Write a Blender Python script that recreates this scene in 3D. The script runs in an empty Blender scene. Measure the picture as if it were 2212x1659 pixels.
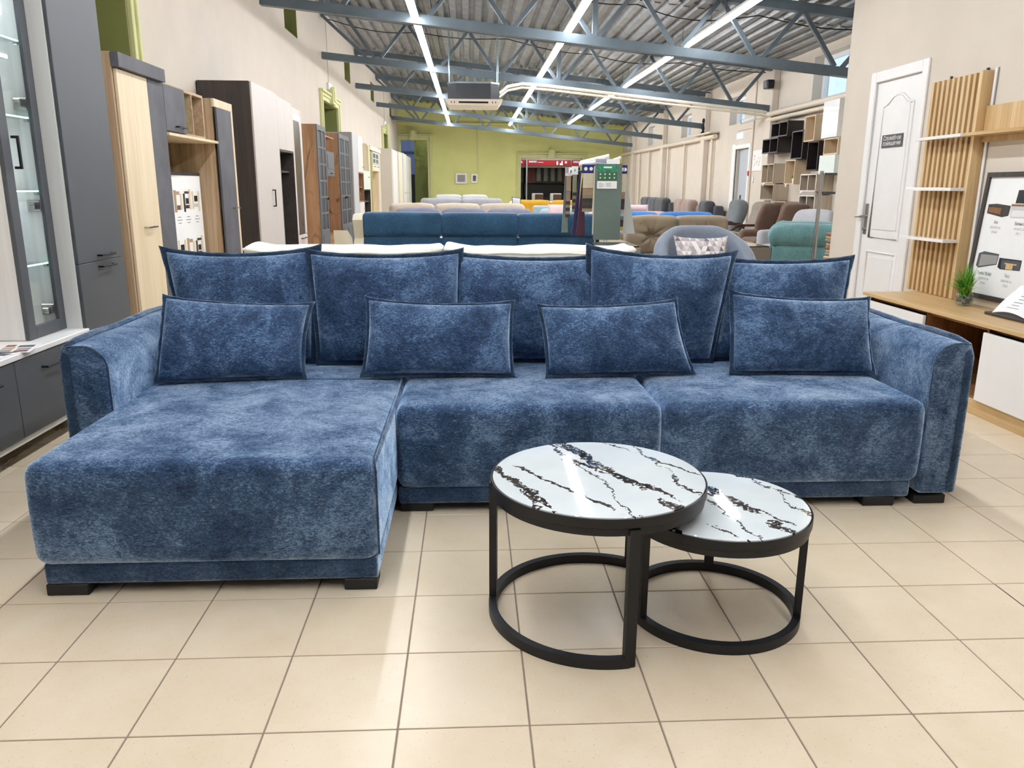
import bpy, bmesh, math, random
import numpy as np
from mathutils import Vector, Matrix, Euler, noise as mnoise

random.seed(7)
SC = bpy.context.scene
COL = SC.collection
PI = math.pi

# ------------------------------------------------------------------ camera
CAM_H = 1.2025
YAW, PITCH, ROLL = 0.0530660, 0.2440461, 0.0056893
FOCAL_PX = 1695.706                       # for the 2212 px wide frame
def make_camera():
    f = Vector((math.sin(YAW)*math.cos(PITCH), math.cos(YAW)*math.cos(PITCH), -math.sin(PITCH)))
    r = Vector((math.cos(YAW), -math.sin(YAW), 0.0)); u = r.cross(f)
    c, s = math.cos(ROLL), math.sin(ROLL)
    r, u = c*r + s*u, -s*r + c*u
    m = Matrix(((r.x, u.x, -f.x, 0), (r.y, u.y, -f.y, 0), (r.z, u.z, -f.z, CAM_H), (0, 0, 0, 1)))
    cd = bpy.data.cameras.new('camera'); cd.sensor_fit = 'HORIZONTAL'; cd.sensor_width = 36.0
    cd.lens = FOCAL_PX/2212*36.0; cd.clip_start = 0.05; cd.clip_end = 200
    o = bpy.data.objects.new('camera', cd); COL.objects.link(o); o.matrix_world = m
    SC.camera = o
make_camera()

# ------------------------------------------------------------------ world, exposure
w = bpy.data.worlds.new('world'); SC.world = w; w.use_nodes = True
bg = w.node_tree.nodes['Background']
bg.inputs[0].default_value = (0.62, 0.80, 1.0, 1); bg.inputs[1].default_value = 0.9
vs = SC.view_settings
vs.view_transform = 'Standard'; vs.look = 'None'; vs.gamma = 1.0; vs.use_curve_mapping = False
vs.exposure = 0.76
TUBE_STRENGTH = 27.5                       # every ceiling tube
try:
    SC.cycles.use_denoising = True; SC.cycles.use_light_tree = False
    SC.cycles.max_bounces = 5; SC.cycles.diffuse_bounces = 3; SC.cycles.glossy_bounces = 3
    SC.cycles.use_adaptive_sampling = True; SC.cycles.adaptive_threshold = 0.08; SC.cycles.adaptive_min_samples = 12
    SC.cycles.transmission_bounces = 8; SC.cycles.transparent_max_bounces = 12
    SC.cycles.sample_clamp_indirect = 6.0
    SC.cycles.caustics_reflective = False; SC.cycles.caustics_refractive = False
except Exception:
    pass

# ------------------------------------------------------------------ materials
MATS = {}
def srgb(h):
    if isinstance(h, str):
        h = h.lstrip('#'); c = [int(h[i:i+2], 16)/255 for i in (0, 2, 4)]
    else: c = list(h)
    return tuple(x/12.92 if x <= 0.04045 else ((x+0.055)/1.055)**2.4 for x in c)
def new_mat(name):
    m = bpy.data.materials.new(name); m.use_nodes = True
    nt = m.node_tree; b = nt.nodes['Principled BSDF']; MATS[name] = m
    return m, nt, b
def coords(nt, scale=(1, 1, 1), rot=(0, 0, 0), rand=True):
    tc = nt.nodes.new('ShaderNodeTexCoord'); mp = nt.nodes.new('ShaderNodeMapping')
    mp.inputs['Scale'].default_value = scale; mp.inputs['Rotation'].default_value = rot
    nt.links.new(tc.outputs['Object'], mp.inputs['Vector'])
    if rand:
        oi = nt.nodes.new('ShaderNodeObjectInfo'); ml = nt.nodes.new('ShaderNodeMath'); ml.operation = 'MULTIPLY'
        ml.inputs[1].default_value = 37.0
        nt.links.new(oi.outputs['Random'], ml.inputs[0])
        cb = nt.nodes.new('ShaderNodeCombineXYZ')
        for i in range(3): nt.links.new(ml.outputs[0], cb.inputs[i])
        nt.links.new(cb.outputs[0], mp.inputs['Location'])
    return mp.outputs[0]
def tex_noise(nt, vec, scale, detail=4, rough=0.55, dist=0.0):
    n = nt.nodes.new('ShaderNodeTexNoise'); n.inputs['Scale'].default_value = scale
    n.inputs['Detail'].default_value = detail; n.inputs['Roughness'].default_value = rough
    n.inputs['Distortion'].default_value = dist
    nt.links.new(vec, n.inputs['Vector']); return n.outputs['Fac']
def ramp(nt, fac, stops, interp='LINEAR'):
    r = nt.nodes.new('ShaderNodeValToRGB'); r.color_ramp.interpolation = interp
    while len(r.color_ramp.elements) < len(stops): r.color_ramp.elements.new(0.5)
    for e, (p, c) in zip(r.color_ramp.elements, stops):
        e.position = p; e.color = (*c, 1) if len(c) == 3 else c
    nt.links.new(fac, r.inputs[0]); return r.outputs[0]
def math_node(nt, op, a, b=None):
    n = nt.nodes.new('ShaderNodeMath'); n.operation = op
    for i, x in enumerate((a, b)):
        if x is None: continue
        if isinstance(x, (int, float)): n.inputs[i].default_value = x
        else: nt.links.new(x, n.inputs[i])
    return n.outputs[0]
def mix_rgb(nt, fac, a, b, mode='MIX'):
    n = nt.nodes.new('ShaderNodeMix'); n.data_type = 'RGBA'; n.blend_type = mode
    for i, x in ((0, fac), (6, a), (7, b)):
        if isinstance(x, (int, float)): n.inputs[i].default_value = x
        elif isinstance(x, tuple): n.inputs[i].default_value = (*x, 1)
        else: nt.links.new(x, n.inputs[i])
    return n.outputs[2]
def add_bump(nt, b, h, strength=0.2, dist=0.01):
    n = nt.nodes.new('ShaderNodeBump'); n.inputs['Strength'].default_value = strength
    n.inputs['Distance'].default_value = dist
    nt.links.new(h, n.inputs['Height']); nt.links.new(n.outputs[0], b.inputs['Normal'])
def plain(name, col, rough=0.5, metal=0.0, var=0.06, scale=8.0, bump=0.0, coat=0.0, spec=0.5, sheen=0.0):
    """one colour with a faint procedural mottling"""
    m, nt, b = new_mat(name); c = srgb(col)
    v = coords(nt); n = tex_noise(nt, v, scale, 3)
    lo = tuple(max(0, x*(1-var)) for x in c); hi = tuple(min(1, x*(1+var)) for x in c)
    nt.links.new(ramp(nt, n, [(0.3, lo), (0.7, hi)]), b.inputs['Base Color'])
    b.inputs['Roughness'].default_value = rough; b.inputs['Metallic'].default_value = metal
    b.inputs['Specular IOR Level'].default_value = spec
    if coat: b.inputs['Coat Weight'].default_value = coat; b.inputs['Coat Roughness'].default_value = 0.06
    if sheen: b.inputs['Sheen Weight'].default_value = sheen; b.inputs['Sheen Roughness'].default_value = 0.4
    if bump: add_bump(nt, b, tex_noise(nt, v, scale*14, 2), bump, 0.004)
    return m
def wood(name, c1, c2, c3=None, grain=(28, 28, 1.6), rough=0.45, knots=0.0, swirl=1.2):
    """streaky wood grain, long along local z (permute grain for other directions)"""
    m, nt, b = new_mat(name); a, d = srgb(c1), srgb(c2)
    v = coords(nt, grain)
    n1 = tex_noise(nt, v, 1.0, 5, 0.6, swirl); v2 = coords(nt, tuple(g*0.22 for g in grain)); n2 = tex_noise(nt, v2, 1.0, 3, 0.5, 1.5)
    f = math_node(nt, 'ADD', math_node(nt, 'MULTIPLY', n1, 0.55), math_node(nt, 'MULTIPLY', n2, 0.45))
    stops = [(0.34, a), (0.64, d)] if c3 is None else [(0.3, srgb(c3)), (0.42, a), (0.64, d)]
    col = ramp(nt, f, stops)
    if knots:
        vk = coords(nt, (3.4, 3.4, 1.5)); nk = tex_noise(nt, vk, 1.0, 3, 0.55, 2.5)
        k = ramp(nt, nk, [(0.60, (0, 0, 0)), (0.72, (1, 1, 1))])
        col = mix_rgb(nt, math_node(nt, 'MULTIPLY', k, knots), col, tuple(x*0.35 for x in a))
    nt.links.new(col, b.inputs['Base Color']); b.inputs['Roughness'].default_value = rough
    add_bump(nt, b, n1, 0.06, 0.003)
    return m
def fabric(name, c, var=0.14, scale=70, rough=0.9, sheen=0.35, bump=0.35, blotch=5.0):
    m, nt, b = new_mat(name); c = srgb(c)
    v = coords(nt); n1 = tex_noise(nt, v, blotch, 4, 0.6); n2 = tex_noise(nt, v, scale, 4, 0.7)
    f = math_node(nt, 'ADD', math_node(nt, 'MULTIPLY', n1, 0.55), math_node(nt, 'MULTIPLY', n2, 0.45))
    lo = tuple(x*(1-var*1.4) for x in c); hi = tuple(min(1, x*(1+var*1.4)) for x in c)
    nt.links.new(ramp(nt, f, [(0.36, lo), (0.64, hi)]), b.inputs['Base Color'])
    b.inputs['Roughness'].default_value = rough
    b.inputs['Sheen Weight'].default_value = sheen; b.inputs['Sheen Roughness'].default_value = 0.4
    b.inputs['Specular IOR Level'].default_value = 0.2
    add_bump(nt, b, n2, bump, 0.004)
    return m
NAP = (0.10, 0.05, -0.15)
def chenille(name, lo, mid, hi, rot=0.0):
    """crushed velvet pile: mottled patches, short lighter streaks, grazing sheen"""
    m, nt, b = new_mat(name)
    v = coords(nt); vs_ = coords(nt, (1.0, 1.9, 2.3), (0.3, 0.2, rot))
    big = tex_noise(nt, v, 5.5, 5, 0.7, 0.6)
    med = tex_noise(nt, vs_, 50, 5, 0.75, 1.8)
    fine = tex_noise(nt, vs_, 170, 3, 0.75, 0.8)
    f = math_node(nt, 'ADD', math_node(nt, 'ADD', math_node(nt, 'MULTIPLY', big, 0.34), math_node(nt, 'MULTIPLY', med, 0.44)), math_node(nt, 'MULTIPLY', fine, 0.22))
    col = ramp(nt, f, [(0.41, srgb(lo)), (0.51, srgb(mid)), (0.59, srgb(hi))])
    nt.links.new(col, b.inputs['Base Color'])
    b.inputs['Roughness'].default_value = 0.8; b.inputs['Specular IOR Level'].default_value = 0.25
    b.inputs['Sheen Weight'].default_value = 1.0; b.inputs['Sheen Roughness'].default_value = 0.45
    t = ramp(nt, f, [(0.42, srgb('#4a658c')), (0.50, srgb('#a9c4e4')), (0.56, srgb('#f0f7ff'))])
    nt.links.new(t, b.inputs['Sheen Tint'])
    # the pile is brushed one way (down, to the right and to the back), so it reflects as if every face leaned that way
    ge = nt.nodes.new('ShaderNodeNewGeometry'); ad = nt.nodes.new('ShaderNodeVectorMath'); ad.inputs[1].default_value = NAP
    nt.links.new(ge.outputs['Normal'], ad.inputs[0]); nm = nt.nodes.new('ShaderNodeVectorMath'); nm.operation = 'NORMALIZE'
    nt.links.new(ad.outputs[0], nm.inputs[0])
    bp = nt.nodes.new('ShaderNodeBump'); bp.inputs['Strength'].default_value = 0.35; bp.inputs['Distance'].default_value = 0.004
    nt.links.new(math_node(nt, 'ADD', med, fine), bp.inputs['Height']); nt.links.new(nm.outputs[0], bp.inputs['Normal']); nt.links.new(bp.outputs[0], b.inputs['Normal'])
    # long-haired pile: a second fuzz layer that catches light at low angles
    fz = nt.nodes.new('ShaderNodeBsdfSheen'); fz.inputs['Roughness'].default_value = 0.30
    nt.links.new(mix_rgb(nt, 1.0, t, (0.72, 0.98, 1.2), 'MULTIPLY'), fz.inputs['Color']); nt.links.new(bp.outputs[0], fz.inputs['Normal'])
    asd = nt.nodes.new('ShaderNodeAddShader'); out = nt.nodes['Material Output']
    nt.links.new(b.outputs[0], asd.inputs[0]); nt.links.new(fz.outputs[0], asd.inputs[1]); nt.links.new(asd.outputs[0], out.inputs['Surface'])
    return m
def glass(name, tint=(0.975, 0.99, 0.99), rough=0.0, alpha_mix=0.82):
    """thin pane: mostly see-through with a fresnel reflection"""
    m = bpy.data.materials.new(name); m.use_nodes = True; MATS[name] = m
    nt = m.node_tree; nt.nodes.clear()
    out = nt.nodes.new('ShaderNodeOutputMaterial'); mx = nt.nodes.new('ShaderNodeMixShader')
    tr = nt.nodes.new('ShaderNodeBsdfTransparent'); gl = nt.nodes.new('ShaderNodeBsdfGlossy')
    lw = nt.nodes.new('ShaderNodeLayerWeight'); lw.inputs['Blend'].default_value = 0.5
    schlick = math_node(nt, 'ADD', math_node(nt, 'MULTIPLY', math_node(nt, 'POWER', lw.outputs['Facing'], 5.0), 0.95), 0.04)
    tr.inputs[0].default_value = (*tint, 1); gl.inputs['Roughness'].default_value = rough
    nt.links.new(schlick, mx.inputs[0]); nt.links.new(tr.outputs[0], mx.inputs[1]); nt.links.new(gl.outputs[0], mx.inputs[2])
    nt.links.new(mx.outputs[0], out.inputs[0])
    return m
def emit(name, col, strength):
    m, nt, b = new_mat(name)
    b.inputs['Base Color'].default_value = (0.8, 0.8, 0.8, 1)
    b.inputs['Emission Color'].default_value = (*col, 1); b.inputs['Emission Strength'].default_value = strength
    return m
def marble(name):
    """white stone print with long broken black veins running one way"""
    m, nt, b = new_mat(name)
    v = coords(nt, (1, 1, 1), (0, 0, 0), rand=False)
    def vein(rot, scale, dist, off, w, cut, dsc):
        mp = nt.nodes.new('ShaderNodeMapping'); mp.inputs['Rotation'].default_value = (0, 0, math.radians(rot)); mp.inputs['Location'].default_value = (off, off*1.7, 0)
        nt.links.new(v, mp.inputs['Vector'])
        wv = nt.nodes.new('ShaderNodeTexWave'); wv.inputs['Scale'].default_value = scale; wv.inputs['Distortion'].default_value = dist
        wv.inputs['Detail'].default_value = 6; wv.inputs['Detail Scale'].default_value = dsc; wv.inputs['Detail Roughness'].default_value = 0.72
        nt.links.new(mp.outputs[0], wv.inputs['Vector'])
        mask = tex_noise(nt, mp.outputs[0], 7.5, 4, 0.62)
        ww = math_node(nt, 'MULTIPLY', math_node(nt, 'MAXIMUM', math_node(nt, 'SUBTRACT', mask, cut), 0.0), w)
        return math_node(nt, 'GREATER_THAN', wv.outputs['Fac'], math_node(nt, 'SUBTRACT', 1.0, ww))
    a1 = vein(-24, 1.15, 1.7, 0.37, 0.30, 0.45, 2.4); a2 = vein(-36, 1.7, 2.2, 1.9, 0.07, 0.43, 3.2); a3 = vein(-14, 1.4, 2.8, 4.4, 0.03, 0.38, 4.5)
    fl = tex_noise(nt, v, 75, 4, 0.7); holes = math_node(nt, 'GREATER_THAN', fl, 0.57)
    k = math_node(nt, 'MAXIMUM', math_node(nt, 'MULTIPLY', a1, math_node(nt, 'SUBTRACT', 1.0, holes)), math_node(nt, 'MAXIMUM', a2, a3))
    base = ramp(nt, tex_noise(nt, v, 5, 3), [(0.3, srgb('#dfe8ec')), (0.7, srgb('#eff4f6'))])
    nt.links.new(mix_rgb(nt, k, base, srgb('#2c2622')), b.inputs['Base Color'])
    b.inputs['Roughness'].default_value = 0.03; b.inputs['Specular IOR Level'].default_value = 0.8; b.inputs['Coat Weight'].default_value = 1.0; b.inputs['Coat Roughness'].default_value = 0.02
    return m

# ------------------------------------------------------------------ mesh building
def V3(*a): return Vector(a)
class MB:
    """collects shapes for ONE mesh"""
    def __init__(s): s.v = []; s.f = []
    def add(s, vs, fs):
        n = len(s.v); s.v += [tuple(p) for p in vs]; s.f += [tuple(i+n for i in q) for q in fs]; return s
    def box(s, x0, y0, z0, x1, y1, z1, bev=0.0):
        if x0 > x1: x0, x1 = x1, x0
        if y0 > y1: y0, y1 = y1, y0
        if z0 > z1: z0, z1 = z1, z0
        if bev <= 0 or min(x1-x0, y1-y0, z1-z0) <= 2.05*bev:
            vs = [(x, y, z) for z in (z0, z1) for y in (y0, y1) for x in (x0, x1)]
            return s.add(vs, [(0, 2, 3, 1), (4, 5, 7, 6), (0, 1, 5, 4), (2, 6, 7, 3), (0, 4, 6, 2), (1, 3, 7, 5)])
        lo, hi = (x0, y0, z0), (x1, y1, z1); vs = []; ix = {}
        for c in range(8):
            sg = [(c >> k) & 1 for k in range(3)]
            for ax in range(3):
                p = [(hi[k] if sg[k] else lo[k]) if k == ax else ((hi[k]-bev) if sg[k] else (lo[k]+bev)) for k in range(3)]
                ix[(c, ax)] = len(vs); vs.append(p)
        fs = []; cen = Vector(((x0+x1)/2, (y0+y1)/2, (z0+z1)/2))
        def face(q):
            p = [Vector(vs[i]) for i in q]; nrm = (p[1]-p[0]).cross(p[2]-p[0]); mid = sum(p, Vector())/len(p)
            fs.append(tuple(q) if nrm.dot(mid-cen) > 0 else tuple(reversed(q)))
        for ax in range(3):
            a, b_ = [k for k in range(3) if k != ax]
            for sd in (0, 1):
                cs = [(sd << ax) | (i << a) | (j << b_) for i, j in ((0, 0), (1, 0), (1, 1), (0, 1))]
                face([ix[(c, ax)] for c in cs])
            for i in (0, 1):
                for j in (0, 1):
                    c0 = (i << a) | (j << b_); c1 = c0 | (1 << ax)
                    face([ix[(c0, a)], ix[(c1, a)], ix[(c1, b_)], ix[(c0, b_)]])
        for c in range(8): face([ix[(c, 0)], ix[(c, 1)], ix[(c, 2)]])
        return s.add(vs, fs)
    def frame(s, t, n=8):
        t = Vector(t).normalized(); a = Vector((0, 0, 1)) if abs(t.z) < 0.9 else Vector((1, 0, 0))
        u = t.cross(a).normalized(); return u, t.cross(u).normalized()
    def cyl(s, p0, p1, r, n=12, r2=None, caps=True):
        p0, p1 = Vector(p0), Vector(p1); r2 = r if r2 is None else r2; u, w_ = s.frame(p1-p0); vs = []
        for p, rr in ((p0, r), (p1, r2)):
            vs += [p + u*rr*math.cos(2*PI*i/n) + w_*rr*math.sin(2*PI*i/n) for i in range(n)]
        fs = [(i, i+n, (i+1) % n+n, (i+1) % n) for i in range(n)]
        if caps: fs += [tuple(range(n)), tuple(reversed(range(n, 2*n)))]
        return s.add(vs, fs)
    def tube(s, path, r, n=8, closed=False, caps=True):
        path = [Vector(p) for p in path]; m = len(path); rs = r if isinstance(r, (list, tuple)) else [r]*m; vs = []; pu = None
        for i, p in enumerate(path):
            if closed: t = path[(i+1) % m]-path[i-1]
            else: t = path[min(i+1, m-1)]-path[max(i-1, 0)]
            t.normalize()
            if pu is None: u, _ = s.frame(t)
            else:
                u = pu-t*pu.dot(t); u = u.normalized() if u.length > 1e-6 else s.frame(t)[0]
            pu = u; w_ = t.cross(u)
            vs += [p+u*rs[i]*math.cos(2*PI*k/n)+w_*rs[i]*math.sin(2*PI*k/n) for k in range(n)]
        fs = []
        for i in range(m if closed else m-1):
            j = (i+1) % m
            fs += [(i*n+k, i*n+(k+1) % n, j*n+(k+1) % n, j*n+k) for k in range(n)]
        if not closed and caps: fs += [tuple(reversed(range(n))), tuple(range((m-1)*n, m*n))]
        return s.add(vs, fs)
    def bar(s, p0, p1, w_, h, up=(0, 0, 1)):
        p0, p1 = Vector(p0), Vector(p1); t = (p1-p0).normalized(); sd = t.cross(Vector(up))
        if sd.length < 1e-5: sd = t.cross(Vector((0, 1, 0)))
        sd.normalize(); u = sd.cross(t); vs = []
        for p in (p0, p1):
            vs += [p+sd*a*w_/2+u*b_*h/2 for a, b_ in ((-1, -1), (1, -1), (1, 1), (-1, 1))]
        return s.add(vs, [(0, 1, 5, 4), (1, 2, 6, 5), (2, 3, 7, 6), (3, 0, 4, 7), (3, 2, 1, 0), (4, 5, 6, 7)])
    def ring(s, path, w_, h, closed=True):
        """rectangular section swept along a horizontal path; w_ across, h up from the path"""
        path = [Vector(p) for p in path]; m = len(path); vs = []
        for i, p in enumerate(path):
            t = (path[(i+1) % m]-path[i-1]) if closed else (path[min(i+1, m-1)]-path[max(i-1, 0)])
            t.z = 0; t.normalize(); sd = Vector((t.y, -t.x, 0))
            vs += [p-sd*w_/2, p+sd*w_/2, p+sd*w_/2+Vector((0, 0, h)), p-sd*w_/2+Vector((0, 0, h))]
        fs = []
        for i in range(m if closed else m-1):
            j = (i+1) % m
            fs += [(i*4+k, i*4+(k+1) % 4, j*4+(k+1) % 4, j*4+k) for k in range(4)]
        if not closed: fs += [(3, 2, 1, 0), tuple((m-1)*4+k for k in range(4))]
        return s.add(vs, fs)
    def lathe(s, prof, n=24, c=(0, 0, 0)):
        vs = []; m = len(prof)
        for r, z in prof:
            vs += [(c[0]+r*math.cos(2*PI*i/n), c[1]+r*math.sin(2*PI*i/n), c[2]+z) for i in range(n)]
        fs = []
        for k in range(m-1):
            fs += [(k*n+i, k*n+(i+1) % n, (k+1)*n+(i+1) % n, (k+1)*n+i) for i in range(n)]
        if prof[0][0] > 1e-6: fs.append(tuple(reversed(range(n))))
        if prof[-1][0] > 1e-6: fs.append(tuple(range((m-1)*n, m*n)))
        return s.add(vs, fs)
    def prism(s, poly, axis, a, b_):
        """2-D polygon extruded along axis; poly gives the other two coordinates in xyz order"""
        def mk(p, q):
            l = list(p); l.insert('xyz'.index(axis), q); return l
        n = len(poly); vs = [mk(p, a) for p in poly]+[mk(p, b_) for p in poly]
        fs = [(i, (i+1) % n, (i+1) % n+n, i+n) for i in range(n)]+[tuple(reversed(range(n))), tuple(range(n, 2*n))]
        return s.add(vs, fs)
    def grid(s, P, nu, nv, closed_u=False):
        vs = [P(i/(nu-(0 if closed_u else 1)), j/(nv-1)) for j in range(nv) for i in range(nu)]; fs = []
        for j in range(nv-1):
            for i in range(nu if closed_u else nu-1):
                i2 = (i+1) % nu
                fs.append((j*nu+i, j*nu+i2, (j+1)*nu+i2, (j+1)*nu+i))
        return s.add(vs, fs)
    def sphere(s, c, r, n=12, m=8):
        rx, ry, rz = (r, r, r) if isinstance(r, (int, float)) else r
        vs = []; 
        for j in range(m+1):
            t = PI*j/m
            vs += [(c[0]+rx*math.sin(t)*math.cos(2*PI*i/n), c[1]+ry*math.sin(t)*math.sin(2*PI*i/n), c[2]+rz*math.cos(t)) for i in range(n)]
        fs = []
        for j in range(m):
            for i in range(n): fs.append((j*n+i, (j+1)*n+i, (j+1)*n+(i+1) % n, j*n+(i+1) % n))
        return s.add(vs, fs)
    def soft(s, x0, y0, z0, x1, y1, z1, r=0.04, crown=0.0, nx=14, ny=14, nz=8, side=0.0, fn=None):
        """upholstered block: rounded edges, crowned top, optional bulge of the sides"""
        c = Vector(((x0+x1)/2, (y0+y1)/2, (z0+z1)/2)); h = Vector(((x1-x0)/2, (y1-y0)/2, (z1-z0)/2))
        r = min(r, h.x*0.98, h.y*0.98, h.z*0.98)
        def line(hh, n):
            core = [(-hh+r)+(2*(hh-r))*i/max(1, n-8) for i in range(n-8+1)]
            edge = [r*(1-math.cos(t*PI/2/4)) for t in range(4)]
            return [-hh+e*1.0 for e in edge]+core+[hh-e for e in reversed(edge)]
        ax = [line(h.x, nx), line(h.y, ny), line(h.z, nz)]
        key = {}; vs = []; fs = []
        def vert(p):
            k = tuple(round(q, 6) for q in p)
            if k in key: return key[k]
            q = Vector(p); inn = Vector([max(-h[i]+r, min(h[i]-r, q[i])) for i in range(3)]); d = q-inn
            if d.length > 1e-9:
                # project the cube shell onto the rounded shell
                q = inn+d.normalized()*r if sum(1 for i in range(3) if abs(d[i]) > 1e-9) > 1 else q
            fx = max(0, 1-(q.x/h.x)**2); fy = max(0, 1-(q.y/h.y)**2); fz = max(0, 1-(q.z/h.z)**2)
            q2 = q.copy()
            if crown and q.z > 0: q2.z += crown*(fx**0.6)*(fy**0.6)*(q.z/h.z)
            if side:
                q2.x += side*(q.x/h.x)*fz**0.8*(abs(q.x)/h.x)**4; q2.y += side*(q.y/h.y)*fz**0.8*(abs(q.y)/h.y)**4
            if fn: q2 = fn(q2, h)
            key[k] = len(vs); vs.append(q2+c); return key[k]
        for axis in range(3):
            a, b_ = [k for k in range(3) if k != axis]
            for sd in (-1, 1):
                A, B = ax[a], ax[b_]
                for i in range(len(A)-1):
                    for j in range(len(B)-1):
                        q = []
                        for ii, jj in ((i, j), (i+1, j), (i+1, j+1), (i, j+1)):
                            p = [0, 0, 0]; p[a] = A[ii]; p[b_] = B[jj]; p[axis] = sd*h[axis]; q.append(vert(p))
                        if len(set(q)) < 3: continue
                        flip = (sd > 0) == (axis == 1)
                        fs.append(tuple(reversed(q)) if flip else tuple(q))
        return s.add(vs, fs)
    def mesh(s, name, smooth=None):
        me = bpy.data.meshes.new(name); me.from_pydata(s.v, [], s.f); me.update()
        if smooth is not None:
            me.shade_smooth()
            if smooth < 179: me.set_sharp_from_angle(angle=math.radians(smooth))
        return me

def root_of(o):
    while o.parent: o = o.parent
    return o
def thing(name, label, cat, loc=(0, 0, 0), rotz=0.0, group=None, kind=None):
    o = bpy.data.objects.new(name, None); COL.objects.link(o); o.empty_display_size = 0.05
    o.location = loc; o.rotation_euler = (0, 0, rotz); o['label'] = label; o['category'] = cat
    if group: o['group'] = group
    if kind: o['kind'] = kind
    return o
def part(name, mb, mat, parent, smooth=None, label=None, local=False, kind=None):
    """one mesh under a thing or part; shapes are given in world metres unless local"""
    if not local and parent is not None:
        L = root_of(parent).location; mb.v = [(x-L.x, y-L.y, z-L.z) for x, y, z in mb.v]
    me = mb.mesh(name, smooth); me.materials.append(MATS[mat])
    o = bpy.data.objects.new(name, me); COL.objects.link(o); o.parent = parent
    if label: o['label'] = label
    if kind: o['kind'] = kind
    return o
def solo(name, mb, mat, label, cat, loc=(0, 0, 0), smooth=None, group=None, kind=None):
    """a thing that is a single mesh, origin at loc"""
    mb.v = [(x-loc[0], y-loc[1], z-loc[2]) for x, y, z in mb.v]
    me = mb.mesh(name, smooth); me.materials.append(MATS[mat])
    o = bpy.data.objects.new(name, me); COL.objects.link(o); o.location = loc
    o['label'] = label; o['category'] = cat
    if group: o['group'] = group
    if kind: o['kind'] = kind
    return o
def struct(name, mb, mat, smooth=None, parent=None, label=None):
    me = mb.mesh(name, smooth); me.materials.append(MATS[mat])
    o = bpy.data.objects.new(name, me); COL.objects.link(o); o.parent = parent
    if parent is None: o['kind'] = 'structure'
    if label: o['label'] = label
    return o
def copy_tree(o, loc=None, rotz=None, label=None, group=None):
    def rec(a, par):
        c = a.copy(); COL.objects.link(c); c.parent = par
        for ch in list(a.children): rec(ch, c)
        return c
    c = rec(o, None)
    if loc is not None: c.location = loc
    if rotz is not None: c.rotation_euler = (0, 0, rotz)
    if label: c['label'] = label
    if group: c['group'] = group
    return c
_TXT = {}
def text_verts(s, size, align='CENTER'):
    """flat lettering as vertices and faces in local x (right) and y (up)"""
    cu = bpy.data.curves.new('lettering', 'FONT'); cu.body = s; cu.size = size; cu.align_x = align; cu.align_y = 'CENTER'; cu.resolution_u = 2
    ob = bpy.data.objects.new('lettering', cu); COL.objects.link(ob)
    bpy.context.view_layer.update()
    me = ob.evaluated_get(bpy.context.evaluated_depsgraph_get()).to_mesh()
    vs = [tuple(v.co) for v in me.vertices]; fs = [tuple(p.vertices) for p in me.polygons]
    bpy.data.objects.remove(ob); bpy.data.curves.remove(cu)
    return vs, fs
def put_text(mb, s, size, org, ux, uy, align='CENTER', stretch=1.0):
    vs, fs = text_verts(s, size, align); o, ux, uy = Vector(org), Vector(ux), Vector(uy)
    mb.add([o+ux*x*stretch+uy*y for x, y, z in vs], fs); return mb

# ------------------------------------------------------------------ palette
plain('wall_cream', '#d8cdc0', 0.85, var=0.03, scale=2.5, bump=0.05)
plain('wall_green', '#dfe198', 0.85, var=0.04, scale=1.6, bump=0.05)
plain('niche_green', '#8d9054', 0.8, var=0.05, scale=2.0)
plain('moulding_green', '#d8d8a0', 0.6, var=0.03)
plain('white_lacquer', '#f3f0ee', 0.35, var=0.02)
plain('white_gloss', '#f4f2f3', 0.12, var=0.01, coat=0.4)
plain('white_door', '#eceaea', 0.4, var=0.02)
plain('pvc_white', '#f0f1f2', 0.4, var=0.02)
plain('galvanised', '#8d9ba3', 0.35, 0.85, var=0.18, scale=5, bump=0.04)
plain('truss_steel', '#69757e', 0.45, 0.45, var=0.14, scale=3)
plain('paint_cream', '#e2d6c5', 0.5, var=0.03)
plain('black_metal', '#26262a', 0.42, 0.4, var=0.08)
plain('black_matte', '#1d1d20', 0.6, var=0.08)
plain('chrome', '#c9ccd0', 0.12, 1.0, var=0.03)
plain('nickel', '#b9b7b2', 0.22, 1.0, var=0.05)
plain('grout', '#8c7f72', 0.9, var=0.08, scale=30)
plain('graphite', '#55585d', 0.5, var=0.04, scale=3)
plain('graphite_edge', '#2d2f33', 0.5)
plain('paper_white', '#f3f4f6', 0.7, var=0.015)
plain('ink_black', '#222226', 0.7, var=0.02)
plain('ink_grey', '#9b9b9f', 0.7, var=0.02)
plain('dark_room', '#3b4356', 0.8, var=0.1)
plain('blue_daylight_tint', '#7d86ad', 0.8, var=0.05)  # bluish window daylight of the room beyond, put into its wall colour
plain('red_paint', '#b3202c', 0.5, var=0.05)
plain('maroon', '#7c2f38', 0.4, var=0.05)
plain('charcoal', '#26262b', 0.35, var=0.1)
plain('smoked_grey', '#5c5f66', 0.25, var=0.06)
wood('white_oak_panel', '#e6e4e1', '#f3f1ee', grain=(30, 30, 1.2), rough=0.5)
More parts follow.
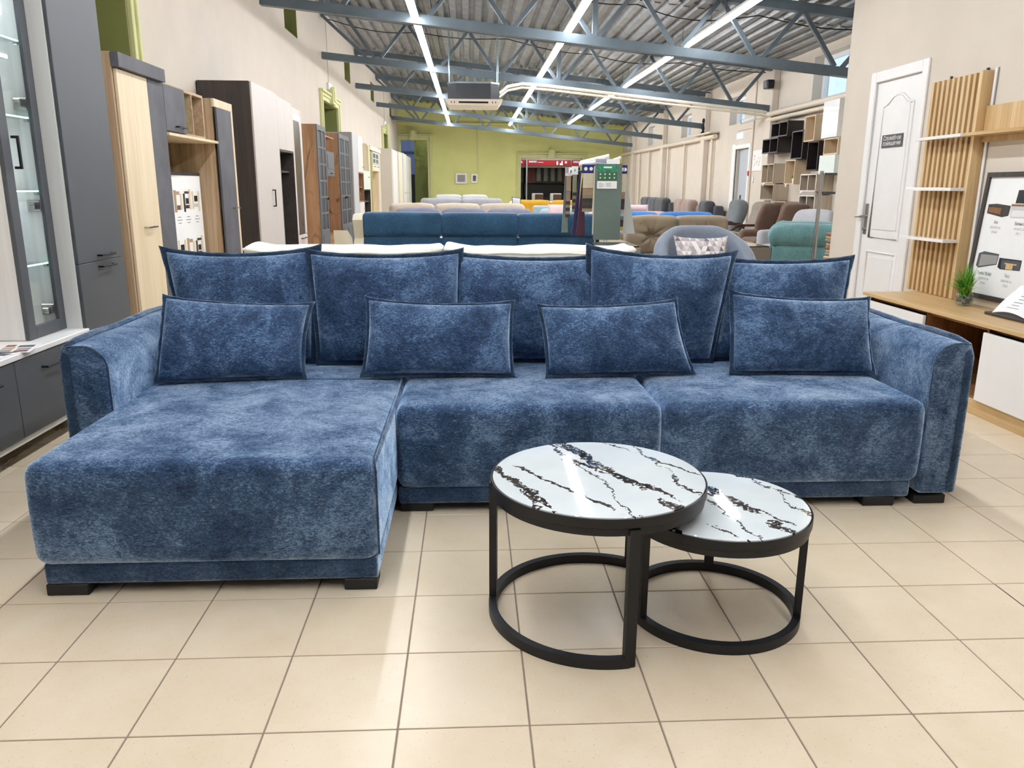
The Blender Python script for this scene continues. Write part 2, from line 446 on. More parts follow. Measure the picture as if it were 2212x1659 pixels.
def floor_mat():
    m, nt, b = new_mat('floor_tile')
    v = coords(nt); n = tex_noise(nt, v, 5, 4, 0.6); n2 = tex_noise(nt, v, 160, 3, 0.7)
    oi = nt.nodes.new('ShaderNodeObjectInfo')
    col = ramp(nt, n, [(0.3, srgb('#dfccb0')), (0.7, srgb('#e8d8c0'))])
    col = mix_rgb(nt, math_node(nt, 'MULTIPLY', oi.outputs['Random'], 0.18), col, srgb('#d4c2a6'))
    sp = ramp(nt, n2, [(0.30, (0, 0, 0)), (0.36, (1, 1, 1))])
    col = mix_rgb(nt, math_node(nt, 'SUBTRACT', 1.0, sp), col, srgb('#bfae98'))
    nt.links.new(col, b.inputs['Base Color'])
    b.inputs['Roughness'].default_value = 0.30; b.inputs['Specular IOR Level'].default_value = 0.45
    add_bump(nt, b, n2, 0.05, 0.001)
floor_mat()
emit('tube_light', (0.945, 0.972, 1.0), TUBE_STRENGTH)
emit('led_strip', (0.80, 0.92, 1.0), 55.0)
emit('screen_blue', (0.30, 0.50, 0.85), 0.6)
glass('pane_clear')
glass('pane_smoke', (0.45, 0.47, 0.5))

# ------------------------------------------------------------------ floor: one object per near tile
TP = 0.303; GX = -2.57577; GY = 5.16290            # tile pitch and grid phase
ROOM = dict(x0=-2.5, x1=5.42, y0=-6.0, y1=28.8)
fm = MB().box(-3.2, -6.2, -0.06, 6.0, 34.5, -0.0025)
floor = struct('floor', fm, 'grout', label='grey grout bed of the beige tiled shop floor')
def tile_mesh():
    h = TP/2-0.0021; return MB().box(-h, -h, -0.008, h, h, 0.0, 0.0012)
tile_me = tile_mesh().mesh('tile'); tile_me.materials.append(MATS['floor_tile'])
near, far = [], []
i0, i1 = int(math.floor(-3.0/TP-GX)), int(math.ceil(5.9/TP-GX))
j0, j1 = int(math.floor(-6.0/TP-GY)), int(math.ceil(34/TP-GY))
for i in range(i0, i1+1):
    for j in range(j0, j1+1):
        cx, cy = (i+0.5+GX)*TP, (j+0.5+GY)*TP
        hidden = (-1.2 < cx < 1.75 and 2.95 < cy < 3.6) or (-1.15 < cx < -0.45 and 2.35 < cy < 3.6)
        vis = 1.25 < cy < 4.75 and abs(cx-0.04*cy) < 0.70*cy+0.25 and -2.3 < cx < 2.95 and not hidden and not (cy > 3.95 and -1.35 < cx < 1.8)
        (near if vis else far).append((cx, cy))
for k, (cx, cy) in enumerate(sorted(near, key=lambda p: p[1])):
    o = bpy.data.objects.new('tile', tile_me); COL.objects.link(o); o.parent = floor; o.location = (cx, cy, 0)
fb = MB(); h_ = TP/2-0.0021
for cx, cy in far:
    fb.add([(cx-h_, cy-h_, 0), (cx+h_, cy-h_, 0), (cx+h_, cy+h_, 0), (cx-h_, cy+h_, 0)], [(0, 1, 2, 3)])
    fb.add([(cx-h_, cy-h_, -.004), (cx+h_, cy-h_, -.004), (cx+h_, cy+h_, -.004), (cx-h_, cy+h_, -.004)], [(0, 1, 2, 3)])
tf = struct('tile_field', fb, 'floor_tile', parent=floor); tf['kind'] = 'stuff'

# ------------------------------------------------------------------ walls
def pierced(axis, a, b, u0, u1, z0, z1, holes):
    """wall slab between a and b on axis ('x' or 'y'), running u0..u1, with rectangular holes (u0,u1,z0,z1)"""
    us = sorted({u0, u1, *[h[0] for h in holes], *[h[1] for h in holes]}); zs = sorted({z0, z1, *[h[2] for h in holes], *[h[3] for h in holes]})
    us = [u for u in us if u0 <= u <= u1]; zs = [z for z in zs if z0 <= z <= z1]; mb = MB()
    for i in range(len(us)-1):
        run = None
        for k in range(len(zs)-1):
            um, zm = (us[i]+us[i+1])/2, (zs[k]+zs[k+1])/2
            solid = not any(h[0] < um < h[1] and h[2] < zm < h[3] for h in holes)
            if solid:
                run = (run[0], zs[k+1]) if run else (zs[k], zs[k+1])
            if run and (not solid or k == len(zs)-2):
                if axis == 'x': mb.box(a, us[i], run[0], b, us[i+1], run[1])
                else: mb.box(us[i], a, run[0], us[i+1], b, run[1])
                run = None
    return mb
def top_z(x): return 4.08-0.102*(x+2.5)            # top chord of the trusses
def bot_z(x): return 3.38-0.100*(x+2.5)            # bottom chord
OPEN_L = [(5.30, 6.37, 0, 2.62), (14.13, 15.73, 0, 2.64), (23.60, 25.02, 0, 2.74)]
NICHE_L = [(11.66, 12.48, 3.30, 3.80), (16.94, 17.72, 3.31, 3.80), (21.22, 21.93, 3.36, 3.82), (26.0, 26.65, 3.36, 3.82)]
wl = struct('wall_left', pierced('x', -3.05, -2.5, -6, 28.8, 0, 4.30, OPEN_L+NICHE_L), 'wall_cream', label='long cream plaster wall behind the cabinets')
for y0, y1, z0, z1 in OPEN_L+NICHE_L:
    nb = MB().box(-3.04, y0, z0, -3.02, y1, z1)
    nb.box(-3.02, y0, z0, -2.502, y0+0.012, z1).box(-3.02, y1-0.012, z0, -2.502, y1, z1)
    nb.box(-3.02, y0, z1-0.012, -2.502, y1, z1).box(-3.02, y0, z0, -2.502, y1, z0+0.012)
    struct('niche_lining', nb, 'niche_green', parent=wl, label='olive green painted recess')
tn = 0
def moulding(axis, plane, sgn, u0, u1, zt, w=0.15, depth=0.07, key=True, sill=None):
    """stepped door moulding with a keystone around an opening u0..u1 below zt"""
    global tn; tn += 1
    mb = MB()
    def bx_(ua, ub, za, zb, d):
        if axis == 'x': mb.box(plane, ua, za, plane+sgn*d, ub, zb, 0.006)
        else: mb.box(ua, plane, za, ub, plane+sgn*d, zb, 0.006)
    for k, (o, ww, d) in enumerate(((0, w*0.45, depth*0.55), (w*0.45, w*0.3, depth*0.85), (w*0.75, w*0.25, depth*0.6))):
        bx_(u0-o-ww, u0-o, 0, zt+o+ww, d); bx_(u1+o, u1+o+ww, 0, zt+o+ww, d); bx_(u0-o, u1+o, zt+o, zt+o+ww, d)
    bx_(u0-w*1.15, u1+w*1.15, zt+w*0.85, zt+w*1.1, depth*1.1)
    if key:
        c = (u0+u1)/2
        bx_(c-0.13, c+0.13, zt-0.01, zt+w*1.7, depth*1.5); bx_(c-0.08, c+0.08, zt+0.04, zt+w*1.7+0.03, depth*1.8)
    return struct('trim_%d' % tn, mb, 'moulding_green', label='pale green stepped door moulding with keystone')
moulding('x', -2.5, 1, *OPEN_L[0][:2], 2.62, w=0.11, key=False)
moulding('x', -2.5, 1, *OPEN_L[1][:2], 2.64)
moulding('x', -2.5, 1, *OPEN_L[2][:2], 2.74)
# green end wall with two openings
wb = struct('wall_back', pierced('y', 28.8, 29.2, -3.05, 5.8, 0, 4.3, [(-2.44, -1.48, 0, 2.84), (1.80, 3.97, 0, 2.26)]), 'wall_green', label='olive green end wall of the hall')
struct('wall_band', MB().box(-2.5, 28.74, 3.34, 5.42, 28.8, 3.42, 0.01), 'wall_green', parent=wb)
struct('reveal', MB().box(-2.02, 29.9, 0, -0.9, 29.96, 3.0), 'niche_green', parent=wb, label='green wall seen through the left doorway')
moulding('y', 28.8, -1, -2.44, -1.48, 2.84, w=0.16, depth=0.12)
moulding('y', 28.8, -1, 1.80, 3.97, 2.26, w=0.15, depth=0.12)
# cable trunking and corner strip on the end wall
tn += 1; struct('trim_%d' % tn, MB().box(0.25, 28.77, 1.70, 0.29, 28.8, 3.33, 0.005).box(0.25, 28.77, 3.30, 5.3, 28.8, 3.33, 0.005), 'moulding_green', label='pale green cable trunking on the end wall')
# far right wall with high windows and a service door
WIN_R = [(11.75, 12.92, 2.53, 3.22), (16.05, 16.98, 2.50, 3.04), (19.95, 20.85, 2.48, 3.02), (23.9, 24.75, 2.48, 3.02), (27.2, 27.95, 2.45, 2.95)]
DOOR_R = (15.62, 16.42, 0, 2.0)
wr = struct('wall_right', pierced('x', 5.42, 5.68, 6.93, 28.8, 0, 3.9, WIN_R+[DOOR_R]), 'wall_cream', label='cream wall with high windows on the far side')
for k, (y0, y1, z0, z1) in enumerate(WIN_R):
    wo = struct('window_%d' % (k+1), MB().box(5.57, y0, z0, 5.63, y0+0.06, z1).box(5.57, y1-0.06, z0, 5.63, y1, z1).box(5.57, y0+0.06, z0, 5.63, y1-0.06, z0+0.06).box(5.57, y0+0.06, z1-0.06, 5.63, y1-0.06, z1), 'pvc_white', label='high window with white plastic frame')
    struct('pane', MB().box(5.595, y0+0.06, z0+0.06, 5.605, y1-0.06, z1-0.06), 'pane_clear', parent=wo)
# service-room partition at the right with its own door
DOOR_P = (5.735, 6.385, 0, 2.02)
struct('wall_partition', pierced('x', 3.2, 3.32, -6, 6.93, 0, 3.45, [DOOR_P]), 'wall_cream', label='cream partition wall with the white service door')
struct('wall_service', MB().box(3.32, 6.81, 0, 5.85, 6.93, 3.45), 'wall_cream')
struct('wall_front', MB().box(-3.05, -6.2, 0, 5.85, -6.0, 4.3), 'wall_cream')

# ------------------------------------------------------------------ ceiling: corrugated steel deck in lapped sheets
ceil_o = thing('ceiling', 'grey corrugated steel roof deck on the trusses', 'ceiling', kind='structure'); del ceil_o['category']
plain('deck_steel', '#8b8d8e', 0.45, 0.55, var=0.2, scale=4)
def deck(y0, y1, lift):
    prof = []; x = -3.1
    while x < 5.9:
        z = top_z(x)+0.075
        for dx, dz in ((0.0, 0.0), (0.085, 0.0), (0.110, 0.055), (0.175, 0.055)): prof.append((x+dx, z-dx*0.102+dz+lift))
        x += 0.20
    n = len(prof); mb = MB()
    vs = [(x, y0, z) for x, z in prof]+[(x, y1, z) for x, z in prof]+[(x, y0, z+0.004) for x, z in prof]+[(x, y1, z+0.004) for x, z in prof]
    fs = []
    for i in range(n-1):
        fs += [(i, i+1, n+i+1, n+i), (2*n+i, 3*n+i, 3*n+i+1, 2*n+i+1), (i, 2*n+i, 2*n+i+1, i+1), (n+i, n+i+1, 3*n+i+1, 3*n+i)]
    return mb.add(vs, fs)
TR_Y = [2.30, 6.35, 10.40, 14.45, 18.50, 22.45, 26.55]
edges = [-6.1]+[y+1.0 for y in [-1.75]+TR_Y]+[29.0]
for k in range(len(edges)-1):
    struct('roof_sheet', deck(edges[k], edges[k+1]+0.12, 0.010 if k % 2 else 0.0), 'deck_steel', parent=ceil_o)
# trusses
def truss(y, lab):
    t = thing('roof_truss', lab, 'truss', (1.46, y, 2.98), group='grey steel roof trusses', kind='structure')
    x0, x1 = -2.5, 5.42
    part('top_chord', MB().bar((x0, y, top_z(x0)), (x1, y, top_z(x1)), 0.11, 0.11), 'truss_steel', t)
    part('bottom_chord', MB().bar((x0, y, bot_z(x0)), (x1, y, bot_z(x1)), 0.11, 0.11), 'truss_steel', t)
    xc, s = 1.55, 1.04; xs = [xc+s*k for k in range(-3, 4)]
    dn = lambda x: (x, y, bot_z(x)+0.06); up = lambda x: (x, y, top_z(x)-0.06)
    part('post', MB().bar(dn(xc), up(xc), 0.06, 0.06, (0, 1, 0)), 'truss_steel', t)
    for x in xs:
        for sgn in (-1, 1):
            a, b_ = x+sgn*0.05, x+sgn*(s/2-0.03)
            if b_ < x0+0.02 or b_ > x1-0.02: continue
            part('diagonal', MB().bar(dn(a), up(b_), 0.05, 0.05, (0, 1, 0)), 'truss_steel', t)
    part('diagonal', MB().bar(dn(x0+0.75), up(x0+0.02), 0.05, 0.05, (0, 1, 0)), 'truss_steel', t)
    part('end_post', MB().bar((x1-0.05, y, bot_z(x1)), (x1-0.05, y, top_z(x1)), 0.10, 0.10, (0, 1, 0)), 'truss_steel', t)
    return t
ordn = {10.40: 'nearest grey steel roof truss spanning the top of the view', 14.45: 'grey steel roof truss the air conditioner hangs from',
        18.50: 'grey steel roof truss just behind the air conditioner', 22.45: 'grey steel roof truss, second from the green wall', 26.55: 'grey steel roof truss nearest the green wall',
        6.35: 'grey steel roof truss above the sofa', 2.30: 'grey steel roof truss above the coffee tables'}
for y in TR_Y: truss(y, ordn[y])

# ------------------------------------------------------------------ tube lights in three rows
ROWS = [(-0.65, 'left', -1.7), (1.29, 'middle', -1.7), (3.10, 'right', 7.0)]
LIGHT_Z = 3.20
def make_light():
    t = thing('ceiling_light', 'x', 'ceiling light')
    L = 1.0
    part('housing', MB().box(-0.045, -L, 0.0, 0.045, L, 0.035, 0.004), 'white_lacquer', t, local=True)
    prof = [(-0.046, 0.0)]+[(0.046*math.cos(PI+PI*k/6), 0.040*math.sin(PI+PI*k/6)) for k in range(1, 6)]+[(0.046, 0.0)]
    part('diffuser', MB().prism([(x, z) for x, z in prof], 'y', -L+0.01, L-0.01), 'tube_light', t, smooth=60, local=True)
    for y in (-L*0.7, L*0.7): part('hanger', MB().cyl((0, y, 0.035), (0, y, 0.30), 0.003, 5), 'black_metal', t, local=True)
    return t
lp = make_light(); first = True
ORD = ['nearest', 'second', 'third', 'fourth', 'fifth', 'sixth', 'seventh', 'eighth', 'ninth', 'tenth', 'eleventh', 'twelfth', 'thirteenth', 'fourteenth', 'fifteenth']
for x, nm, ys in ROWS:
    ylist = []; y = 26.5-1.0
    while y-1.0 > ys-0.01: ylist.append(y); y -= 2.01
    for k, y in enumerate(ylist):
        o = lp if first else copy_tree(lp); first = False
        o.location = (x, y, LIGHT_Z); o['group'] = 'tube lights in three rows under the roof'
        o['label'] = '%s tube light from the green wall in the %s row' % ('first' if k == 0 else ORD[k], nm)

# ------------------------------------------------------------------ the blue corner sofa
chenille('blue_chenille', '#1b2c47', '#375275', '#7595bd')
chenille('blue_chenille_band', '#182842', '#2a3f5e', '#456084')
chenille('blue_piping', '#17263a', '#253a54', '#38516c')
SOFA = thing('corner_sofa', 'large blue chenille corner sofa with chaise, facing the coffee tables', 'sofa', (0.21, 3.0, 0))
def seat(name, x0, y0, x1, y1, zt=0.425, z0=0.095):
    return part(name, MB().soft(x0, y0, z0, x1, y1, zt, 0.045, 0.012, 22, 22, 12, 0.004), 'blue_chenille', SOFA, 60)
ch = seat('chaise_seat', -1.305, 2.20, -0.285, 3.62)
part('seam', MB().tube([(-0.287+0.003, 2.215, 0.12), (-0.287+0.002, 2.213, 0.385), (-0.293, 2.235, 0.418), (-0.292, 2.8, 0.425), (-0.292, 3.4, 0.424)], 0.0035, 6), 'blue_piping', ch, 60)
part('seam', MB().tube([(-1.28, 3.185, 0.4315), (-0.8, 3.18, 0.4375), (-0.31, 3.185, 0.4315)], 0.003, 6), 'blue_piping', ch, 60)
seat('seat', -0.281, 2.785, 0.716, 3.62)
seat('seat', 0.722, 2.785, 1.738, 3.62)
# lower bands under the seats
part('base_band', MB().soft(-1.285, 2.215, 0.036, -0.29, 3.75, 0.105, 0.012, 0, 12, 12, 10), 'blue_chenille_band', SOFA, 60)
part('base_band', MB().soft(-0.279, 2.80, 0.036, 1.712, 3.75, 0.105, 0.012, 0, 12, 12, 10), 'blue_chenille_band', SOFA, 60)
def arm(xo, xi, y0, y1, zt):
    """slim upright arm: flat outer board edge, inner top corner rounded over, welted outer face"""
    s = 1 if xi > xo else -1; prof = [(xo, 0.045), (xo, zt-0.02), (xo+s*0.012, zt-0.004), (xo+s*0.04, zt)]
    rr = 0.085; xc, zc = xi-s*rr, zt-rr
    for k in range(9):
        a = PI/2*(1-k/8); prof.append((xc+s*rr*math.cos(a), zc+rr*math.sin(a)))
    prof += [(xi, 0.30), (xi, 0.06), (xi-s*0.02, 0.045)]
    mb = MB(); n = len(prof); ys = [y0, y0+0.006, y0+0.02, y0+0.05]+[y0+0.05+(y1-y0-0.05)*k/10 for k in range(1, 11)]; cx = sum(p[0] for p in prof)/n; cz = sum(p[1] for p in prof)/n
    vs = []; ins = [0.016, 0.006, 0.001, 0]+[0]*10
    for y, d in zip(ys, ins):
        vs += [(x+(cx-x)*d/0.08*0.5, y, z+(cz-z)*d/0.30*0.5) for x, z in prof]
    fs = []
    for j in range(len(ys)-1): fs += [(j*n+i, (j+1)*n+i, (j+1)*n+(i+1) % n, j*n+(i+1) % n) for i in range(n)]
    fs += [tuple(range(n)), tuple(reversed(range((len(ys)-1)*n, len(ys)*n)))]
    a = part('armrest', mb.add(vs, fs), 'blue_chenille', SOFA, 60)
    x = xo+s*0.012; f = xo-s*0.004
    # broad outer welt that follows the edge of the side panel
    path = [(x, y0-0.004, 0.06), (x, y0-0.008, 0.30), (x, y0-0.006, zt-0.05), (x, y0+0.02, zt-0.008), (x, y0+0.10, zt+0.006)]+[(x, y0+0.1+(y1-y0-0.1)*k/6, zt+0.006+0.004*math.sin(k*2.1)) for k in range(1, 7)]
    mbw = MB(); n = 8; vs = []
    for i, p in enumerate(path):
        t = Vector(path[min(i+1, len(path)-1)])-Vector(path[max(i-1, 0)]); t.normalize(); u = Vector((1, 0, 0)); w_ = t.cross(u)
        for k in range(n):
            q = 2*PI*k/n; vs.append(Vector(p)+u*0.016*math.cos(q)+w_*0.010*math.sin(q))
    fs = [(i*n+k, i*n+(k+1) % n, (i+1)*n+(k+1) % n, (i+1)*n+k) for i in range(len(path)-1) for k in range(n)]
    fs += [tuple(range(n)), tuple(reversed(range((len(path)-1)*n, len(path)*n)))]
    part('welt', mbw.add(vs, fs), 'blue_piping', a, 60)
    part('seam', MB().tube([(p[0], y0-0.001+0.003, p[1]) for p in prof[2:-2]], 0.0028, 6), 'blue_piping', a, 60)
arm(-1.452, -1.295, 2.80, 3.90, 0.652)
arm(1.885, 1.740, 2.80, 3.90, 0.648)
part('backrest', MB().soft(-1.44, 3.755, 0.05, 1.872, 3.92, 0.66, 0.04, 0, 16, 12, 12), 'blue_chenille', SOFA, 60)
for x, y in ((-1.285, 2.215), (-0.395, 2.215), (-0.275, 2.815), (1.53, 2.80), (1.745, 2.815), (-1.28, 3.6), (1.6, 3.6), (0.2, 3.6)):
    w_ = 0.125 if x != -0.395 else 0.10
    part('foot', MB().box(x, y, 0, x+w_, y+0.09, 0.037, 0.003), 'black_matte', SOFA)

# ------------------------------------------------------------------ cushions
def pillow(name, label, bl, br, tr, tl, thick, mat, edge_mat, group, sag=(0.02, 0.02, 0.01, 0.01), flange=0.016, nu=26, nv=18, seed=0, edge='flange', full=0.36, cat='cushion', parent_label=None):
    """knife-edge cushion spanned by four corners (world metres), bulging both ways, with a flat sewn flange"""
    bl, br, tr, tl = map(Vector, (bl, br, tr, tl)); cen = (bl+br)/2
    ux = ((br-bl)+(tr-tl)).normalized(); uz = ((tl-bl)+(tr-br)).normalized(); nn = ux.cross(uz).normalized()   # towards -y
    st, sb, sl, sr = sag
    def base(u, v):
        p = bl*(1-u)*(1-v)+br*u*(1-v)+tr*u*v+tl*(1-u)*v
        qu, qv = 4*u*(1-u), 4*v*(1-v)
        p += uz*(sb*qu**0.8*(1-v)-st*qu**0.8*v)+ux*(sl*qv**0.8*(1-u)-sr*qv**0.8*u); return p
    W, H = (br-bl).length, (tl-bl).length
    t = thing(name, label, cat, tuple(cen), group=group)
    fu, fv = flange/W, flange/H
    def prof(a): return max(0.0, 1-(2*a-1)**2)
    def sh(u, v, sgn):
        uu, vv = fu+(1-2*fu)*u, fv+(1-2*fv)*v
        # crowd samples to the rim
        b_ = (prof(u)*prof(v))**full
        wob = 0.10*mnoise.noise(Vector((u*3.1+seed, v*2.6, seed*1.7)))+0.05*mnoise.noise(Vector((u*9+seed, v*7, 3.1)))
        crease = 0.0
        e = min(u, 1-u, v, 1-v)
        if e < 0.16: crease = 0.006*math.sin((u*W+v*H)*95+seed)*(e/0.16)*(1-e/0.16)*2
        return base(uu, vv)+nn*(sgn*thick/2*b_*(1+wob)+crease*sgn)
    def cs(a): return 0.5-0.5*math.cos(PI*a)
    mb = MB()
    mb.grid(lambda a, b_: sh(cs(a), cs(b_), 1), nu, nv); mb.grid(lambda a, b_: sh(cs(1-a), cs(b_), -1), nu, nv)
    part('cover', mb, mat, t, 89)
    # flange ring
    ring = []
    for k in range(28): ring.append((k/28, 0))
    for k in range(18): ring.append((1, k/18))
    for k in range(28): ring.append((1-k/28, 1))
    for k in range(18): ring.append((0, 1-k/18))
    vs = []; n = len(ring)
    for i, (u, v) in enumerate(ring):
        o = base(u, v); iu, iv = min(max(u, fu*1.15), 1-fu*1.15), min(max(v, fv*1.15), 1-fv*1.15); q = base(iu, iv)
        wv = nn*(0.0035*math.sin(i*1.9+seed)+0.002*math.sin(i*0.7))
        d = (o-q); L = d.length; d = d/L if L > 1e-6 else uz
        th = 0.0045
        vs += [q+nn*th, q+d*L*0.6+nn*(th+0.002)+wv, o+nn*th*0.9+wv, o-nn*th*0.9+wv, q-nn*th]
    fs = []
    for i in range(n):
        j = (i+1) % n
        for k in range(4): fs.append((i*5+k, i*5+k+1, j*5+k+1, j*5+k))
    part('piping', MB().add(vs, fs), edge_mat, t, 80)
    return t
BG = 'large back cushions of the blue sofa'
BY, TY = 3.49, 3.63
def back_cushion(label, xl, xr, zl, zr, xbl, xbr, yb=BY, yt=TY, seed=0, th=0.22, sag=0.030):
    pillow('back_cushion', label, (xbl, yb, 0.43), (xbr, yb, 0.43), (xr, yt, zr), (xl, yt, zl), th, 'blue_chenille', 'blue_piping', BG, (sag, 0.004, 0.007, 0.007), 0.020, seed=seed)
back_cushion('leftmost large back cushion, rising above the left armrest', -1.395, -0.672, 0.945, 0.955, -1.27, -0.70, yb=3.50, yt=3.64, seed=1, sag=0.038)
back_cushion('second large back cushion from the left of the blue sofa', -0.742, -0.030, 0.938, 0.942, -0.69, -0.035, yb=3.46, yt=3.60, seed=2)
back_cushion('middle one of the five large back cushions, between two small pillows', -0.090, 0.600, 0.928, 0.915, -0.09, 0.57, yb=3.48, yt=3.63, seed=3, sag=0.026)
back_cushion('fourth large back cushion, the tallest, with its dog-ear corner raised', 0.522, 1.228, 0.965, 0.935, 0.50, 1.10, yb=3.45, yt=3.59, seed=4, sag=0.040)
back_cushion('rightmost large back cushion, next to the right armrest', 1.190, 1.805, 0.898, 0.910, 1.10, 1.70, yb=3.50, yt=3.64, seed=5, sag=0.022)
PG = 'small rectangular pillows of the blue sofa'
def small(label, bl, br, tr, tl, seed, sag, th=0.16):
    pillow('pillow', label, bl, br, tr, tl, th, 'blue_chenille', 'blue_piping', PG, sag, 0.014, seed=seed, full=0.34)
small('small blue pillow leaning in the left armrest corner', (-1.262, 3.10, 0.44), (-0.672, 3.17, 0.44), (-0.652, 3.31, 0.738), (-1.268, 3.30, 0.772), 11, (0.022, 0.004, 0.004, 0.022))
small('second small blue pillow from the left, over the seat joint', (-0.462, 3.18, 0.44), (0.182, 3.17, 0.44), (0.188, 3.31, 0.746), (-0.445, 3.31, 0.762), 12, (0.024, 0.006, 0.016, 0.012))
small('third small blue pillow from the left, on the middle seat', (0.305, 3.15, 0.44), (0.955, 3.20, 0.44), (0.885, 3.31, 0.752), (0.276, 3.31, 0.728), 13, (0.020, 0.004, 0.014, 0.020))
small('rightmost small blue pillow, leaning on the right armrest', (1.092, 3.19, 0.44), (1.722, 3.17, 0.44), (1.732, 3.31, 0.758), (1.104, 3.31, 0.786), 14, (0.024, 0.004, 0.006, 0.016))

# ------------------------------------------------------------------ nesting coffee tables
marble('marble_glass')
def coffee_table(label, cx, cy, R, h, legs, arc, rr, feet_h=0.004):
    t = thing('coffee_table', label, 'coffee table', (cx, cy, 0), group='nesting coffee tables')
    def circ(r, z, n=72, a0=0, a1=2*PI, full=True):
        return [(r*math.cos(a0+(a1-a0)*k/(n if full else n-1)), r*math.sin(a0+(a1-a0)*k/(n if full else n-1)), z) for k in range(n)]
    mb = MB().lathe([(0, h-0.0065), (R-0.004, h-0.0065), (R-0.0025, h-0.005), (R-0.0025, h+0.0005), (R-0.004, h+0.002), (0, h+0.002)], 96)
    part('glass_top', mb, 'marble_glass', t, 40, label='white marble print glass top with black veins', local=True)
    part('rim', MB().lathe([(0, h-0.0068), (R-0.001, h-0.0068), (R+0.0005, h-0.001), (R+0.003, h-0.001), (R+0.003, h-0.026), (R, h-0.028), (0, h-0.028)], 96), 'black_metal', t, 35, local=True)
    part('apron', MB().ring(circ(R-0.010, h-0.048), 0.016, 0.020), 'black_metal', t, 35, local=True)
    full = arc is None
    path = circ(rr, 0.0, 84) if full else circ(rr, 0.0, 60, arc[0], arc[1], False)
    part('base_ring', MB().ring(path, 0.022, 0.028, full), 'black_metal', t, 35, local=True)
    for a in legs:
        c, s = math.cos(a), math.sin(a); p = Vector((rr*c, rr*s, 0.004)); q = Vector((rr*c, rr*s, h-0.03))
        tdir = Vector((-s, c, 0))
        mb = MB().bar(p, q, 0.021, 0.029, (-s, c, 0))
        part('leg', mb, 'black_metal', t, local=True)
    return t
D = math.radians
coffee_table('larger taller round coffee table with black-veined white top', 0.355, 2.078, 0.300, 0.415, [D(171), D(279), D(58)], (D(58), D(279)), 0.298)
coffee_table('smaller lower round coffee table tucked under the larger one', 0.704, 2.070, 0.255, 0.330, [D(199), D(-24), D(75)], None, 0.240)

# ------------------------------------------------------------------ cabinets along the left wall (fronts face +x)
wood('sonoma_light', '#d8c29e', '#ead9bc', grain=(26, 26, 1.1), rough=0.5)
wood('sonoma_oak', '#ab8f70', '#c9b092', '#937858', grain=(34, 34, 1.4), rough=0.5)
wood('sonoma_oak_flat', '#ab8f70', '#c9b092', '#937858', grain=(34, 1.4, 34), rough=0.5)
plain('concrete_dark', '#5b5b62', 0.6, var=0.22, scale=5)
wood('wenge', '#332d2c', '#4a423f', grain=(40, 40, 1.5), rough=0.5)
wood('wenge_flat', '#332d2c', '#4a423f', grain=(40, 1.5, 40), rough=0.5)
plain('cashmere', '#d2c9c3', 0.45, var=0.02)
wood('wotan_oak', '#946c4c', '#b28a66', '#6a482f', grain=(13, 13, 0.9), rough=0.5, knots=0.8, swirl=2.2)
wood('wotan_oak_flat', '#946c4c', '#b28a66', '#6a482f', grain=(13, 0.9, 13), rough=0.5, knots=0.6, swirl=2.2)
plain('lattice_grey', '#63666b', 0.5, var=0.04)
plain('pale_grey', '#c9c9ca', 0.5, var=0.03); plain('mid_grey', '#9a9898', 0.5, var=0.04)
plain('cream_lacquer', '#efe5d2', 0.4, var=0.03); plain('mint_white', '#dfe7e0', 0.4, var=0.02); plain('rose_white', '#ece2de', 0.4, var=0.02)
plain('beige_panel', '#cfc7b9', 0.5, var=0.02); plain('leaf_green', '#7fae3c', 0.6, var=0.2, scale=30); plain('lime', '#6fc02a', 0.5, var=0.05)
plain('bronze_glass', '#4d3a2c', 0.35, var=0.1); plain('lattice_pane', '#454247', 0.5, var=0.08)
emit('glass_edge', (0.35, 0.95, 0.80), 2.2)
XB, XF = -2.488, -2.0
def hbar(y0, y1, x, z, mat='black_metal', w_=0.010):
    """horizontal bow handle on a front at x"""
    mb = MB().box(x+0.020, y0, z-w_/2, x+0.030, y1, z+w_/2, 0.002)
    for y in (y0, y1-0.010): mb.box(x, y, z-w_/2, x+0.022, y+0.010, z+w_/2)
    return mb
def vbar(y, z0, z1, x, w_=0.012):
    mb = MB().box(x+0.022, y-w_/2, z0, x+0.034, y+w_/2, z1, 0.002)
    for z in (z0, z1-0.012): mb.box(x, y-w_/2, z, x+0.024, y+w_/2, z+0.012)
    return mb
def knob(y, z, x, r=0.012): return MB().cyl((x, y, z), (x+0.022, y, z), r, 10)
def slab(parent, name, y0, y1, z0, z1, mat, x=XF, t=0.018, gap=0.0015, bev=0.002, label=None):
    return part(name, MB().box(x-t, y0+gap, z0+gap, x, y1-gap, z1-gap, bev), mat, parent, label=label)
def openbox(y0, y1, z0, z1, x0=XB, x1=XF, t=0.018, back=True):
    mb = MB().box(x0, y0, z0, x1, y0+t, z1).box(x0, y1-t, z0, x1, y1, z1).box(x0, y0+t, z1-t, x1, y1-t, z1).box(x0, y0+t, z0, x1, y1-t, z0+t)
    if back: mb.box(x0, y0+t, z0+t, x0+0.008, y1-t, z1-t)
    return mb

